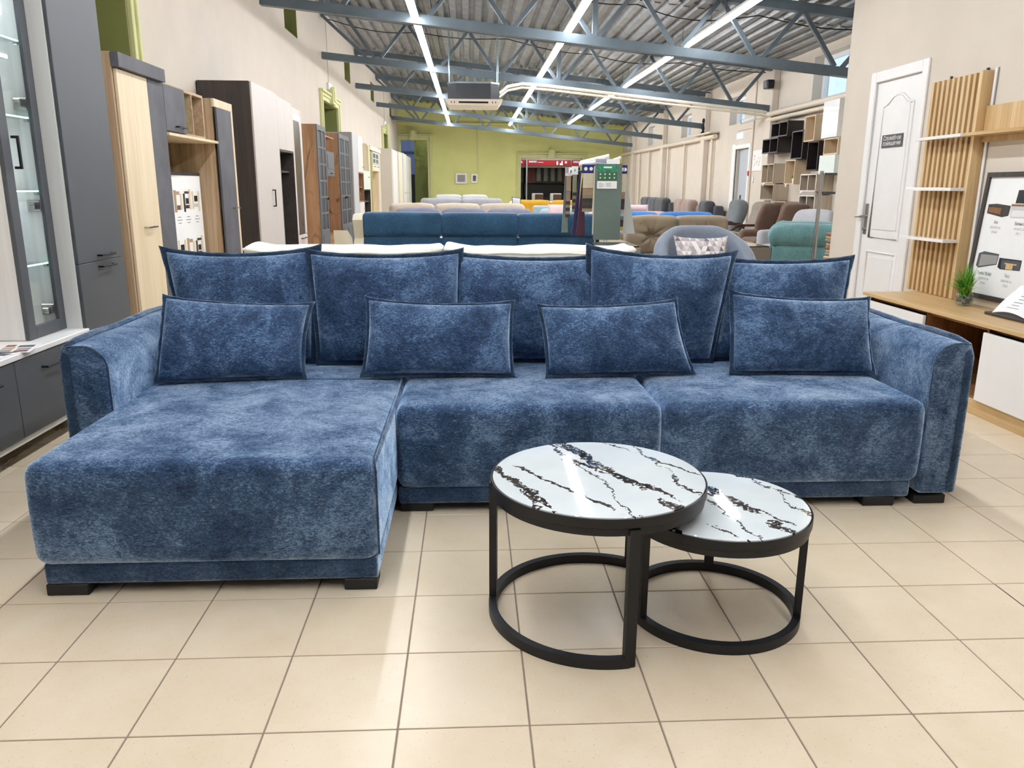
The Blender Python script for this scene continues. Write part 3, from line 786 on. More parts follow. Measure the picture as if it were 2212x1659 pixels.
# -- white and graphite wall unit, nearest
t = thing('base_cabinet', 'low graphite and white drawer cabinet under the glass display cabinet', 'cabinet', (-2.25, 3.2, 0))
part('plinth', MB().box(-2.46, 2.25, 0, -2.16, 4.12, 0.08), 'wenge', t)
part('carcass', MB().box(XB, 2.2, 0.08, -2.0, 4.143, 0.107, 0.002).box(XB, 2.2, 0.107, -2.47, 4.143, 0.458).box(XB, 4.125, 0.107, -2.005, 4.143, 0.458).box(XB, 2.2, 0.107, -2.005, 2.218, 0.458), 'white_oak_panel', t, label='white carcass')
part('top_panel', MB().box(XB, 2.19, 0.459, -1.985, 4.145, 0.485, 0.003), 'white_lacquer', t)
for y0, y1, hy in ((2.2, 2.80, 2.5), (2.80, 3.447, 3.10), (3.447, 4.143, 3.66)):
    d = slab(t, 'drawer', y0, y1, 0.110, 0.456, 'graphite', x=-1.99)
    part('handle', hbar(hy, hy+0.20, -1.99, 0.388), 'black_metal', d)
t = thing('display_cabinet', 'tall glass-door display cabinet with lit glass shelves on the low cabinet', 'cabinet', (-2.3, 3.965, 0.486))
part('carcass', MB().box(XB, 3.79, 0.487, -2.118, 3.808, 2.25).box(XB, 4.124, 0.487, -2.118, 4.142, 2.25).box(XB, 3.808, 0.487, -2.118, 4.124, 0.505).box(XB, 3.808, 2.23, -2.118, 4.124, 2.25).box(XB, 3.808, 0.505, XB+0.008, 4.124, 2.23), 'white_oak_panel', t, label='white carcass')
mb = MB(); xa, xb = -2.116, -2.096
d = part('door', mb.box(xa, 3.79, 0.487, xb, 3.856, 2.25, 0.002).box(xa, 4.082, 0.487, xb, 4.142, 2.25, 0.002).box(xa, 3.856, 0.487, xb, 4.082, 0.545, 0.002).box(xa, 3.856, 2.19, xb, 4.082, 2.25, 0.002), 'graphite', t, label='graphite door frame')
part('pane', MB().box(-2.109, 3.856, 0.545, -2.105, 4.082, 2.19), 'pane_clear', d)
part('handle', vbar(3.872, 1.277, 1.425, xb), 'black_metal', d)
for z in (1.584, 1.107, 0.590):
    part('hinge', MB().box(-2.15, 4.03, z-0.018, -2.118, 4.082, z+0.018, 0.003).box(-2.19, 4.100, z-0.028, -2.125, 4.124, z+0.028, 0.003).cyl((-2.14, 4.04, z), (-2.118, 4.04, z), 0.014, 10), 'nickel', t)
for z in (0.826, 1.177, 1.520, 1.867):
    s_ = part('shelf', MB().box(-2.46, 3.81, z-0.003, -2.135, 4.122, z+0.003), 'pane_clear', t, label='clear glass shelf')
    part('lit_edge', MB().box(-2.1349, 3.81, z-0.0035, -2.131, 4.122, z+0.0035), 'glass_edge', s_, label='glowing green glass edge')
    for y in (3.83, 4.105): part('clip', MB().box(-2.15, y-0.008, z-0.018, -2.128, y+0.008, z-0.003, 0.002), 'nickel', s_)
part('led_bar', MB().box(-2.47, 3.83, 2.205, -2.44, 4.10, 2.215), 'led_strip', t)
part('led_bar', MB().box(-2.475, 3.83, 1.150, -2.465, 4.10, 1.158), 'led_strip', t)
t = thing('tall_cabinet', 'tall graphite two-door cabinet with white side, left of the oak unit', 'cabinet', (-2.25, 4.42, 0))
part('carcass', MB().box(XB, 4.147, 0.06, -2.02, 4.692, 2.26, 0.002), 'white_oak_panel', t, label='white carcass')
part('plinth', MB().box(XB, 4.16, 0, -2.06, 4.68, 0.06), 'wenge', t)
for z0, z1, hz in ((0.065, 0.812, 0.782), (0.812, 2.26, 0.842)):
    d = slab(t, 'door', 4.147, 4.692, z0, z1, 'graphite', x=-2.0)
    part('handle', hbar(4.36, 4.53, -2.0, hz), 'black_metal', d)
# leaflets on the low cabinet
def leaflet(label, cx, cy, z, rz, w_=0.15, l=0.21):
    t = thing('leaflet', label, 'leaflet', (cx, cy, z), rz, group='printed leaflets on the low cabinet')
    part('sheet', MB().box(-w_/2, -l/2, 0, w_/2, l/2, 0.0025), 'paper_white', t, local=True)
    for k, (m_, x0, y0, x1, y1) in enumerate((('ink_grey', -0.06, -0.09, -0.01, -0.03), ('maroon', 0.005, -0.09, 0.06, -0.05), ('ink_grey', 0.005, -0.04, 0.06, 0.0), ('sonoma_oak_flat', -0.06, -0.02, -0.01, 0.03), ('maroon', -0.06, 0.045, -0.02, 0.09), ('concrete_dark', -0.005, 0.02, 0.06, 0.07))):
        part('picture', MB().box(x0, y0, 0.0026, x1, y1, 0.003), m_, t, local=True)
leaflet('printed colour leaflet on the white top of the low cabinet, farther one', -2.055, 3.60, 0.4855, 0.25)
leaflet('printed colour leaflet on the white top of the low cabinet, nearer one', -2.08, 3.42, 0.4855, -0.2)

# -- light oak and dark concrete unit
t = thing('corner_wardrobe', 'pale oak wardrobe with dark concrete cornice and side door', 'wardrobe', (-2.25, 5.2, 0))
part('carcass', MB().box(XB, 4.838, 0.0, -2.02, 5.552, 1.94, 0.002), 'sonoma_oak', t)
d = slab(t, 'door', 4.856, 5.292, 0.06, 1.856, 'sonoma_light'); part('handle', hbar(5.02, 5.17, XF, 0.957, 'nickel'), 'nickel', d)
slab(t, 'dark_door', 5.292, 5.552, 0.0, 1.88, 'concrete_dark', label='dark concrete door')
part('cornice', MB().box(-2.018, 4.836, 1.858, -1.972, 5.535, 1.938, 0.002), 'concrete_dark', t)
t = thing('wall_cabinet', 'dark concrete and oak wall cabinet bridging the pale oak unit', 'cabinet', (-2.2, 5.96, 1.56))
mb = openbox(5.554, 6.40, 1.553, 1.868, x0=-2.488, x1=-2.02).box(-2.48, 5.93, 1.571, -2.022, 5.948, 1.85).box(-2.48, 6.148, 1.571, -2.022, 6.16, 1.85)
part('carcass', mb, 'sonoma_oak_flat', t)
d = slab(t, 'door', 5.556, 5.948, 1.562, 1.858, 'concrete_dark'); part('handle', hbar(5.72, 5.88, XF, 1.598, 'black_metal'), 'black_metal', d)
part('shelf_board', MB().box(XB, 5.556, 1.533, -1.985, 6.60, 1.552, 0.002), 'sonoma_light', t)
solo('gift_box', MB().box(-2.35, 5.97, 1.5715, -2.1, 6.09, 1.70, 0.004), 'lime', 'bright lime green box in the open wall cabinet compartment', 'box', (-2.225, 6.03, 1.5715))
t = thing('low_cabinet', 'low oak cabinet under the catalogue board in the pale oak unit', 'cabinet', (-2.25, 6.07, 0))
part('body', MB().box(XB, 5.554, 0.06, -2.02, 6.598, 0.54, 0.002), 'sonoma_oak', t)
slab(t, 'drawer', 5.556, 6.07, 0.08, 0.53, 'concrete_dark'); slab(t, 'drawer', 6.07, 6.596, 0.08, 0.53, 'sonoma_light')
t = thing('narrow_wardrobe', 'narrow oak wardrobe with inset dark concrete door and oak frame', 'wardrobe', (-2.25, 6.85, 0))
part('carcass', MB().box(XB, 6.602, 0.0, -2.02, 7.085, 1.875, 0.002), 'sonoma_oak', t)
part('front_frame', MB().box(-2.02, 6.602, 1.812, -1.998, 7.085, 1.875, 0.002).box(-2.02, 6.998, 0.0, -1.998, 7.085, 1.812, 0.002), 'sonoma_light', t)
d = slab(t, 'door', 6.606, 6.994, 0.05, 1.81, 'concrete_dark', x=-1.985); part('handle', hbar(6.84, 6.97, -1.985, 1.03, 'nickel'), 'nickel', d)

# -- dark wenge and cashmere unit
t = thing('wardrobe', 'tall wardrobe with dark wenge side and pale cashmere door', 'wardrobe', (-2.25, 8.25, 0))
part('carcass', MB().box(XB, 7.75, 0, -2.02, 8.725, 2.147, 0.003), 'wenge', t)
d = slab(t, 'door', 7.762, 8.725, 0.05, 2.147, 'cashmere'); part('handle', vbar(8.31, 1.01, 1.18, XF), 'black_metal', d)
t = thing('open_cabinet', 'dark open niche cabinet with shelf below cashmere wall doors', 'cabinet', (-2.25, 9.07, 0))
part('niche', openbox(8.727, 9.40, 0.05, 1.59).box(XB, 8.745, 1.36, -2.05, 9.38, 1.378), 'wenge_flat', t, label='dark wenge niche with shelf')
part('upper_box', MB().box(XB, 8.727, 1.592, -2.02, 9.40, 2.10), 'cashmere', t)
for y0, y1 in ((8.727, 9.06), (9.06, 9.40)): slab(t, 'door', y0, y1, 1.592, 2.12, 'cashmere')
t = thing('glass_cabinet', 'narrow cashmere display cabinet with bronze glass and lit top', 'cabinet', (-2.25, 9.66, 0))
part('carcass', MB().box(XB, 9.402, 0.05, -2.02, 9.92, 2.08), 'cashmere', t)
d = part('door_frame', MB().box(-2.02, 9.402, 0.66, -2.0, 9.47, 2.08, 0.002).box(-2.02, 9.83, 0.66, -2.0, 9.92, 2.08, 0.002).box(-2.02, 9.47, 2.01, -2.0, 9.83, 2.08, 0.002), 'cashmere', t)
part('pane', MB().box(-2.018, 9.47, 0.66, -2.008, 9.83, 1.955), 'bronze_glass', d)
part('lamp', MB().box(-2.018, 9.47, 1.957, -2.004, 9.83, 2.008, 0.003), 'led_strip', t, label='bright cabinet lamp')
for z0, z1 in ((0.06, 0.36), (0.36, 0.655)):
    d = slab(t, 'drawer', 9.402, 9.92, z0, z1, 'cashmere'); part('handle', hbar(9.55, 9.78, XF, z1-0.04), 'black_metal', d)

# -- rustic oak unit with grey lattice doors
def lattice(t, y0, y1, z0, z1, rows, x=XF):
    """panelled door: lattice panes above a solid panel"""
    zl = 0.64; d = part('door', MB().box(x-0.02, y0, z0, x, y0+0.055, z1, 0.002).box(x-0.02, y1-0.055, z0, x, y1, z1, 0.002).box(x-0.02, y0+0.055, z1-0.07, x, y1-0.055, z1, 0.002).box(x-0.02, y0+0.055, z0, x, y1-0.055, zl, 0.002), 'lattice_grey', t)
    h = (z1-0.07-zl)/rows; ym = (y0+y1)/2
    part('muntin', MB().box(x-0.016, ym-0.014, zl, x-0.001, ym+0.014, z1-0.07, 0.002), 'lattice_grey', d)
    for k in range(1, rows):
        z = zl+h*k; part('muntin', MB().box(x-0.0155, y0+0.055, z-0.013, x-0.002, y1-0.055, z+0.013, 0.002), 'lattice_grey', d)
    for k in range(rows):
        for a, b_ in ((y0+0.055, ym-0.014), (ym+0.014, y1-0.055)):
            part('pane', MB().box(x-0.013, a, zl+h*k+0.013, x-0.009, b_, zl+h*(k+1)-0.013), 'lattice_pane', d)
    part('panel', MB().box(x, y0+0.09, z0+0.06, x+0.006, y1-0.09, zl-0.07, 0.003), 'lattice_grey', d)
    return d
t = thing('oak_cabinet', 'rustic oak cabinet with one grey lattice door, beside the lit display cabinet', 'cabinet', (-2.25, 11.2, 0))
part('carcass', MB().box(XB, 10.905, 0, -2.02, 11.51, 2.01, 0.002), 'wotan_oak', t)
d = lattice(t, 10.908, 11.508, 0.06, 2.01, 6); part('handle', knob(11.46, 1.05, XF), 'black_metal', d)
t = thing('tv_niche', 'rustic oak niche with small shelf and grey wall cabinet between lattice cabinets', 'cabinet', (-2.25, 12.08, 0))
part('back_panel', MB().box(-2.488, 11.512, 0.4, -2.47, 12.655, 2.0), 'wotan_oak_flat', t)
part('shelf', MB().box(-2.47, 11.512, 1.885, -2.0, 12.20, 1.905, 0.002), 'wotan_oak_flat', t)
part('base', MB().box(-2.488, 11.512, 0.05, -2.0, 12.655, 0.52, 0.003), 'wotan_oak_flat', t)
wc = part('wall_box', MB().box(-2.47, 11.53, 1.362, -2.02, 12.15, 1.70, 0.002), 'wotan_oak', t)
dd = part('door', MB().box(-2.02, 11.53, 1.36, -2.0, 12.15, 1.70, 0.002).box(-2.0, 11.58, 1.46, -1.994, 12.10, 1.66, 0.003), 'lattice_grey', t)
part('handle', hbar(11.78, 11.93, -2.0, 1.40), 'black_metal', dd)
t = thing('oak_wardrobe', 'rustic oak wardrobe with two grey lattice doors', 'wardrobe', (-2.25, 13.18, 0))
part('carcass', MB().box(XB, 12.66, 0, -2.02, 13.70, 2.01, 0.002), 'wotan_oak', t)
for y0, y1, hy in ((12.663, 13.178, 13.12), (13.182, 13.697, 13.24)):
    d = lattice(t, y0, y1, 0.06, 2.01, 6); part('handle', knob(hy, 1.05, XF, 0.016), 'black_metal', d)

# -- paler furniture further down
t = thing('grey_wardrobe', 'pale grey wardrobe with grey side and dark groove, past the lattice doors', 'wardrobe', (-2.25, 14.4, 0))
part('carcass', MB().box(XB, 14.09, 0, -2.02, 14.72, 2.12, 0.003), 'mid_grey', t)
d = slab(t, 'door', 14.10, 14.70, 0.05, 2.12, 'pale_grey'); part('handle', hbar(14.55, 14.66, XF, 1.1, 'nickel'), 'nickel', d)
t = thing('shelf_cabinet', 'pale cabinet with open brown shelves beside the pale grey wardrobe', 'cabinet', (-2.25, 15.08, 0))
part('niche', openbox(14.74, 15.40, 0.95, 1.47).box(XB, 14.76, 1.20, -2.03, 15.38, 1.22), 'wotan_oak_flat', t, label='open brown shelves')
part('side_strip', MB().box(XB, 14.722, 0.05, -2.01, 14.738, 2.12), 'wenge', t)
part('upper_box', MB().box(XB, 14.74, 1.472, -2.02, 15.40, 2.12), 'pale_grey', t); part('lower_box', MB().box(XB, 14.74, 0.05, -2.02, 15.40, 0.948), 'pale_grey', t)
for z0, z1 in ((0.05, 0.945), (1.475, 2.12)):
    d = slab(t, 'door', 14.74, 15.40, z0, z1, 'rose_white'); part('handle', knob(15.3, z0+0.1 if z0 > 1 else z1-0.12, XF), 'nickel', d)
t = thing('hall_cabinet', 'white cabinet with dark open niche in front of the oak upright', 'cabinet', (-2.25, 15.9, 0))
part('niche', openbox(15.42, 16.36, 0.70, 1.17).box(XB, 15.44, 0.93, -2.03, 16.34, 0.95), 'wenge_flat', t, label='dark open niche')
part('upper_box', MB().box(XB, 15.42, 1.172, -2.02, 16.36, 1.52), 'mint_white', t); part('lower_box', MB().box(XB, 15.42, 0.05, -2.02, 16.36, 0.698), 'mint_white', t)
d = slab(t, 'door', 15.42, 16.36, 1.172, 1.52, 'mint_white'); part('handle', knob(16.1, 1.40, XF), 'nickel', d)
d = slab(t, 'door', 15.42, 16.36, 0.05, 0.695, 'mint_white'); part('handle', knob(16.0, 0.6, XF), 'nickel', d)
t = thing('oak_unit', 'light oak and olive green unit with glazed wall cabinet', 'cabinet', (-2.25, 17.4, 0))
pr = [(XB, 0.05), (-2.02, 0.05), (-2.02, 2.0), (-2.06, 2.055), (XB, 2.055)]
part('side_panel', MB().prism(pr, 'y', 16.42, 16.62), 'sonoma_light', t)
part('green_panel', MB().box(-2.06, 16.63, 0.4, -2.03, 17.05, 1.93), 'niche_green', t)
part('cornice', MB().box(XB, 16.63, 1.945, -2.0, 18.5, 2.03, 0.004), 'cream_lacquer', t)
ub = part('wall_box', MB().box(XB, 17.06, 1.55, -2.03, 18.1, 1.94), 'cream_lacquer', t)
for a in (17.08, 17.60):
    d = part('door', MB().box(-2.03, a, 1.68, -2.01, a+0.04, 1.93).box(-2.03, a+0.46, 1.68, -2.01, a+0.50, 1.93).box(-2.03, a+0.04, 1.68, -2.01, a+0.46, 1.71).box(-2.03, a+0.04, 1.79, -2.012, a+0.46, 1.81).box(-2.03, a+0.04, 1.90, -2.01, a+0.46, 1.93), 'pale_grey', t)
    part('pane', MB().box(-2.026, a+0.04, 1.71, -2.02, a+0.46, 1.90), 'smoked_grey', d)
    d2 = slab(t, 'drawer', a, a+0.5, 1.552, 1.675, 'cream_lacquer', x=-2.01); part('handle', hbar(a+0.18, a+0.30, -2.01, 1.635), 'black_metal', d2)
part('back_panel', MB().box(XB, 17.06, 0.3, -2.45, 18.1, 1.54), 'sonoma_light', t)
part('post', MB().box(XB, 18.11, 0.05, -2.02, 18.22, 1.94), 'sonoma_light', t); part('post', MB().box(XB, 18.24, 0.05, -2.02, 18.5, 1.94), 'beige_panel', t)
part('shelf', MB().box(-2.45, 17.06, 1.25, -2.15, 18.1, 1.27), 'sonoma_light', t)
part('drawer_box', MB().box(XB, 17.06, 0.05, -2.02, 18.5, 0.62), 'rose_white', t)
def far_wardrobe(name, label, y0, y1, zt, side, front, handle=True):
    t = thing(name, label, 'wardrobe', (-2.25, (y0+y1)/2, 0), group='white wardrobes at the far end of the left wall')
    part('carcass', MB().box(XB, y0, 0, -2.03, y1, zt, 0.004), side, t)
    n = max(2, round((y1-y0)/0.5)); w_ = (y1-y0)/n
    for k in range(n):
        a = y0+w_*k; prof = [(-2.03, 0.05), (-2.0, 0.05), (-2.0, zt-0.05), (-2.006, zt-0.02), (-2.03, zt)]
        d = part('door', MB().prism(prof, 'y', a+0.003, a+w_-0.003), front, t)
        if handle: part('handle', knob(a+(0.06 if k % 2 else w_-0.06), 1.05, XF), 'nickel', d)
far_wardrobe('white_wardrobe', 'tall beige-sided wardrobe with rounded white front, nearest of the pale row', 21.30, 22.6, 2.19, 'beige_panel', 'white_lacquer', False)
far_wardrobe('white_wardrobe', 'pale rose wardrobe second in the row by the green end wall', 23.1, 24.2, 2.20, 'rose_white', 'cream_lacquer', False)
far_wardrobe('white_wardrobe', 'mint white wardrobe with knobs, third in the pale row', 24.6, 25.9, 2.23, 'mint_white', 'white_lacquer')
far_wardrobe('white_wardrobe', 'last white wardrobe of the row, nearest the blue-lit doorway', 26.5, 27.8, 2.21, 'mint_white', 'white_lacquer')

# -- catalogue board standing in the pale oak unit
def furniture_print(mb_d, P, x, y, w_, h, kind):
    """tiny flat furniture picture made of a few quads; P maps board coordinates to space"""
    def q(m_, a, b_, c, d, lift=0.0): mb_d.setdefault(m_, MB()).add([P(a, b_, lift), P(c, b_, lift), P(c, d, lift), P(a, d, lift)], [(0, 1, 2, 3)])
    return q
def catalogue(parent, P, cells):
    """cells: (x, y, w, h, [(mat, x0, y0, x1, y1), ...]) in board metres"""
    for x, y, w_, h, prims in cells:
        mats = {}
        for k, (m_, a, b_, c, d) in enumerate(prims):
            l = 0.0004+0.0003*k
            mats.setdefault(m_, MB()).add([P(x+a*w_, y+b_*h, l), P(x+c*w_, y+b_*h, l), P(x+c*w_, y+d*h, l), P(x+a*w_, y+d*h, l)], [(0, 1, 2, 3)])
        for m_, mb in mats.items(): part('picture', mb, m_, parent)
t = thing('catalogue_board', 'white board with six small furniture pictures standing in the oak unit', 'sign', (-2.175, 6.32, 0.54))
A, B = Vector((-2.205, 6.09, 0)), Vector((-2.145, 6.56, 0)); ux = (B-A).normalized(); nx = Vector((ux.y, -ux.x, 0))
H0, H1 = 0.545, 1.285; Wd = (B-A).length
mb = MB().add([A+Vector((0, 0, H0)), B+Vector((0, 0, H0)), B+Vector((0, 0, H1)), A+Vector((0, 0, H1)), A-nx*0.02+Vector((0, 0, H0)), B-nx*0.02+Vector((0, 0, H0)), B-nx*0.02+Vector((0, 0, H1)), A-nx*0.02+Vector((0, 0, H1))], [(0, 1, 2, 3), (5, 4, 7, 6), (0, 4, 5, 1), (3, 2, 6, 7), (1, 5, 6, 2), (0, 3, 7, 4)])
part('board', mb, 'paper_white', t)
part('frame_edge', MB().bar(A-nx*0.01+Vector((0, 0, H1+0.012)), B-nx*0.01+Vector((0, 0, H1+0.012)), 0.026, 0.024), 'wenge', t)
P = lambda u, v, l=0.0: A+ux*u+Vector((0, 0, H0+v))+nx*(0.001+l)
cells = []
arr = [[('sonoma_oak', 0, 0, .3, .95), ('concrete_dark', .3, .1, .75, .3), ('sonoma_light', .75, .1, 1, .8), ('sonoma_oak', .3, .75, .75, .9)],
       [('wenge', 0, 0, .25, .8), ('paper_white', .25, .3, .7, .6), ('wenge', .25, .15, .75, .3), ('black_matte', .3, .35, .7, .6), ('sonoma_light', .75, .1, 1, 1), ('wenge', .2, .8, .8, .9)],
       [('sonoma_light', 0, .1, .2, .9), ('pale_grey', .2, .2, .8, .35), ('black_matte', .3, .45, .75, .7), ('sonoma_light', .8, .0, 1, .9)]]
for r in range(2):
    for c in range(3):
        cells.append((0.03+c*0.142, 0.47-r*0.36, 0.12, 0.17, arr[(c+r*2) % 3]))
catalogue(t, P, cells)
mbt = MB()
for r in range(2):
    for c in range(3):
        for k, w_ in enumerate((0.05, 0.08, 0.05)):
            x, z = 0.09+c*0.142, 0.43-r*0.36-k*0.022
            mbt.add([P(x-w_/2, z), P(x+w_/2, z), P(x+w_/2, z+0.006), P(x-w_/2, z+0.006)], [(0, 1, 2, 3)])
part('caption', mbt, 'ink_grey', t, kind='stuff')

# ------------------------------------------------------------------ service door in the partition (faces -x)
wood('golden_oak', '#c8a472', '#dfc294', '#b08a58', grain=(30, 30, 1.3), rough=0.45)
wood('golden_oak_flat', '#c5a06c', '#dcbd8c', '#ad8652', grain=(30, 1.3, 30), rough=0.4)
wood('brown_oak', '#7d5430', '#9a6c42', '#623f22', grain=(24, 24, 1.2), rough=0.5)
wood('ash_light', '#cfc3b0', '#ddd3c3', grain=(30, 1.4, 30), rough=0.5)
plain('sign_grey', '#4a4a4c', 0.5, var=0.03); plain('steel_brushed', '#a8a29a', 0.25, 1.0, var=0.05)
XW = 3.2
d1 = struct('door_1', MB().box(3.205, 5.74, 0.008, 3.245, 6.38, 2.015, 0.002), 'white_door', label='white panelled service door')
def arch_poly(y0, y1, z0, zt, rise):
    pts = [(y1, z0), (y0, z0), (y0, zt)]
    for k in range(1, 24):
        s_ = k/24; q_ = min(1.0, max(0.0, (min(s_, 1-s_)-0.06)/0.36)); e = q_*q_*(3-2*q_); pts.append((y0+(y1-y0)*s_, zt+rise*e))
    return pts+[(y1, zt)]
for poly in (arch_poly(5.825, 6.265, 0.84, 1.835, 0.065), [(6.265, 0.16), (5.825, 0.16), (5.825, 0.73), (6.265, 0.73)]):
    struct('panel_moulding', MB().tube([(3.204, y, z) for y, z in poly], 0.011, 6, closed=True), 'white_door', 60, parent=d1)
    cy = sum(p[0] for p in poly)/len(poly); cz = sum(p[1] for p in poly)/len(poly)
    ins = [(cy+(y-cy)*0.80, cz+(z-cz)*(0.93 if poly[2][1] > 1 else 0.86)) for y, z in poly]
    struct('raised_panel', MB().prism(ins, 'x', 3.199, 3.206), 'white_door', parent=d1)
struct('casing', MB().box(3.182, 6.385, 0, 3.2, 6.465, 2.1, 0.004).box(3.182, 5.66, 0, 3.2, 5.735, 2.1, 0.004).box(3.182, 5.735, 2.02, 3.2, 6.385, 2.1, 0.004).box(3.2, 6.382, 0, 3.32, 6.386, 2.02).box(3.2, 5.735, 0, 3.32, 5.739, 2.02).box(3.2, 5.735, 2.016, 3.32, 6.385, 2.02), 'white_door', parent=d1)
struct('handle_plate', MB().box(3.198, 6.318, 0.86, 3.206, 6.362, 1.10, 0.004), 'steel_brushed', parent=d1)
struct('lever', MB().cyl((3.2, 6.34, 1.0), (3.155, 6.34, 1.0), 0.010, 10).cyl((3.16, 6.345, 1.0), (3.155, 6.435, 0.995), 0.009, 10, 0.007).cyl((3.2, 6.34, 0.90), (3.185, 6.34, 0.90), 0.012, 12), 'steel_brushed', 50, parent=d1)
struct('hinge', MB().cyl((3.196, 5.742, 1.70), (3.196, 5.742, 1.80), 0.007, 8), 'steel_brushed', 50, parent=d1)
t = thing('door_sign', 'dark grey staff-only sign with white lettering on the white door', 'sign', (3.196, 6.06, 1.57))
part('plate', MB().box(3.193, 5.91, 1.522, 3.1975, 6.21, 1.617, 0.001), 'sign_grey', t)
mb = MB(); put_text(mb, 'Служебное', 0.046, (3.1924, 6.06, 1.590), (0, -1, 0), (0, 0, 1)); put_text(mb, 'помещение', 0.046, (3.1924, 6.06, 1.552), (0, -1, 0), (0, 0, 1))
part('lettering', mb, 'paper_white', t, kind='stuff')

# ------------------------------------------------------------------ slatted wall panel with shelves
t = thing('slat_panel', 'vertical golden oak slat panel with white shelves beside the door', 'wall panel', (3.16, 5.23, 0.516))
part('backing', MB().box(3.186, 4.955, 0.518, 3.199, 5.515, 1.905), 'brown_oak', t)
for k in range(10):
    y = 5.497-k*0.0565; w_ = 0.014
    part('slat', MB().box(3.140, y-w_, 0.518, 3.186, y+w_, 1.915, 0.0015), 'golden_oak', t)
part('side_board', MB().box(3.128, 4.948, 0.518, 3.199, 4.966, 1.92, 0.0015), 'golden_oak', t)
for y in (5.38, 5.0): part('bracket', MB().box(3.185, y-0.008, 1.915, 3.195, y+0.008, 1.94), 'black_metal', t)
def shelf(label, z, x0, y0=4.967, y1=5.485):
    solo('shelf', MB().box(x0, y0, z-0.010, 3.139, y1, z+0.010, 0.0015), 'white_gloss', label, 'shelf', (3.09, (y0+y1)/2, z-0.010), group='white shelves on the slat panel')
shelf('top white shelf on the slat panel, level with the oak wall shelf', 1.542, 3.05)
shelf('middle white shelf on the slat panel', 1.213, 3.035)
shelf('lowest white shelf on the slat panel, above the plant', 0.888, 3.03)
t = thing('oak_wall_shelf', 'golden oak wall shelf with back board, right of the slat panel', 'shelf', (3.12, 4.2, 1.5))
for k in range(8):
    y1 = 4.945-k*0.24
    part('board', MB().box(3.180, y1-0.239, 1.498, 3.199, y1, 1.712, 0.001), 'golden_oak', t)
part('shelf_board', MB().box(3.055, 3.02, 1.532, 3.180, 4.946, 1.552, 0.0015), 'golden_oak_flat', t)
t = thing('wall_rail', 'slim white metal rail along the edge of the slat panel', 'rail', (3.19, 4.92, 0.52))
part('rail', MB().box(3.188, 4.905, 0.52, 3.199, 4.925, 1.93, 0.001), 'white_lacquer', t); part('slot', MB().box(3.192, 4.900, 0.52, 3.199, 4.904, 1.93), 'mid_grey', t)

# ------------------------------------------------------------------ low TV cabinet
t = thing('tv_cabinet', 'long low golden oak TV cabinet with white fronts under the catalogue poster', 'cabinet', (2.98, 4.2, 0))
Y0, Y1 = 3.0, 5.36
part('top_board', MB().box(2.745, Y0, 0.493, 3.195, Y1, 0.516, 0.002), 'golden_oak_flat', t)
part('plinth', MB().box(2.775, Y0, 0.0, 3.18, Y1-0.02, 0.085, 0.002), 'golden_oak_flat', t)
mb = MB().box(3.17, Y0, 0.085, 3.19, Y1, 0.493)
for y in (Y0, 4.02, 4.60, Y1-0.018): mb.box(2.78, y, 0.085, 3.17, y+0.018, 0.493)
mb.box(2.78, Y0, 0.085, 3.17, Y1, 0.100)
part('carcass', mb, 'brown_oak', t)
part('glass_shelf', MB().box(2.82, 4.038, 0.29, 3.16, 4.60, 0.296), 'pane_clear', t)
part('rail', MB().box(2.80, Y0, 0.468, 2.815, Y1, 0.493), 'brown_oak', t)
part('front', MB().box(2.752, 4.605, 0.10, 2.772, 5.345, 0.466, 0.003), 'white_gloss', t, label='white gloss front')
part('front', MB().box(2.752, Y0, 0.090, 2.772, 4.030, 0.466, 0.003), 'white_gloss', t, label='white gloss front')

# ------------------------------------------------------------------ catalogue poster
t = thing('catalogue_poster', 'dark-framed white poster of four TV cabinets leaning on the wall', 'poster', (3.15, 4.3, 0.517))
def PB(y, z, l=0.0):
    k = (z-0.55)/0.75; return Vector((3.135+0.05*k-l, y, z))
yl, yr, zb, zt_ = 4.815, 3.86, 0.575, 1.300
mb = MB().add([PB(yl, zb), PB(yr, zb), PB(yr, zt_), PB(yl, zt_)]+[PB(y, z)+Vector((0.010, 0, 0)) for y, z in ((yl, zb), (yr, zb), (yr, zt_), (yl, zt_))], [(0, 1, 2, 3), (7, 6, 5, 4), (0, 4, 5, 1), (1, 5, 6, 2), (2, 6, 7, 3), (3, 7, 4, 0)])
part('sheet', mb, 'paper_white', t)
fr = 0.028
for a, b_ in (((yl, zb), (yl, zt_)), ((yr, zb), (yr, zt_)), ((yl+fr/2, zb), (yr-fr/2, zb)), ((yl+fr/2, zt_), (yr-fr/2, zt_))):
    part('frame_bar', MB().bar(PB(*a, 0.002), PB(*b_, 0.002), fr, 0.022, (1, 0, 0)), 'wenge', t)
part('foot', MB().box(3.140, 3.87, 0.517, 3.165, 4.80, 0.566), 'ash_light', t)
Q = lambda u, v, l=0.0: PB(yl-u, v, 0.001+l)
def pic(mat, pts, l):
    return part('picture', MB().add([PB(y, z, 0.0012+l) for y, z in pts], [tuple(range(len(pts)))]), mat, t)
pic('wenge', [(4.775, 1.072), (4.775, 1.125), (4.70, 1.13), (4.57, 1.120), (4.575, 1.062), (4.63, 1.052)], 0)
pic('brown_oak', [(4.765, 1.08), (4.765, 1.11), (4.65, 1.105), (4.65, 1.068)], 0.0004)
pic('pale_grey', [(4.555, 1.05), (4.565, 1.12), (4.555, 1.128), (4.33, 1.128), (4.33, 1.055)], 0)
pic('white_gloss', [(4.55, 1.058), (4.55, 1.095), (4.34, 1.095), (4.34, 1.06)], 0.0004)
pic('brown_oak', [(4.565, 1.118), (4.565, 1.13), (4.325, 1.13), (4.325, 1.118)], 0.0005)
pic('charcoal', [(4.535, 1.135), (4.528, 1.21), (4.36, 1.212), (4.355, 1.135)], 0.0004)
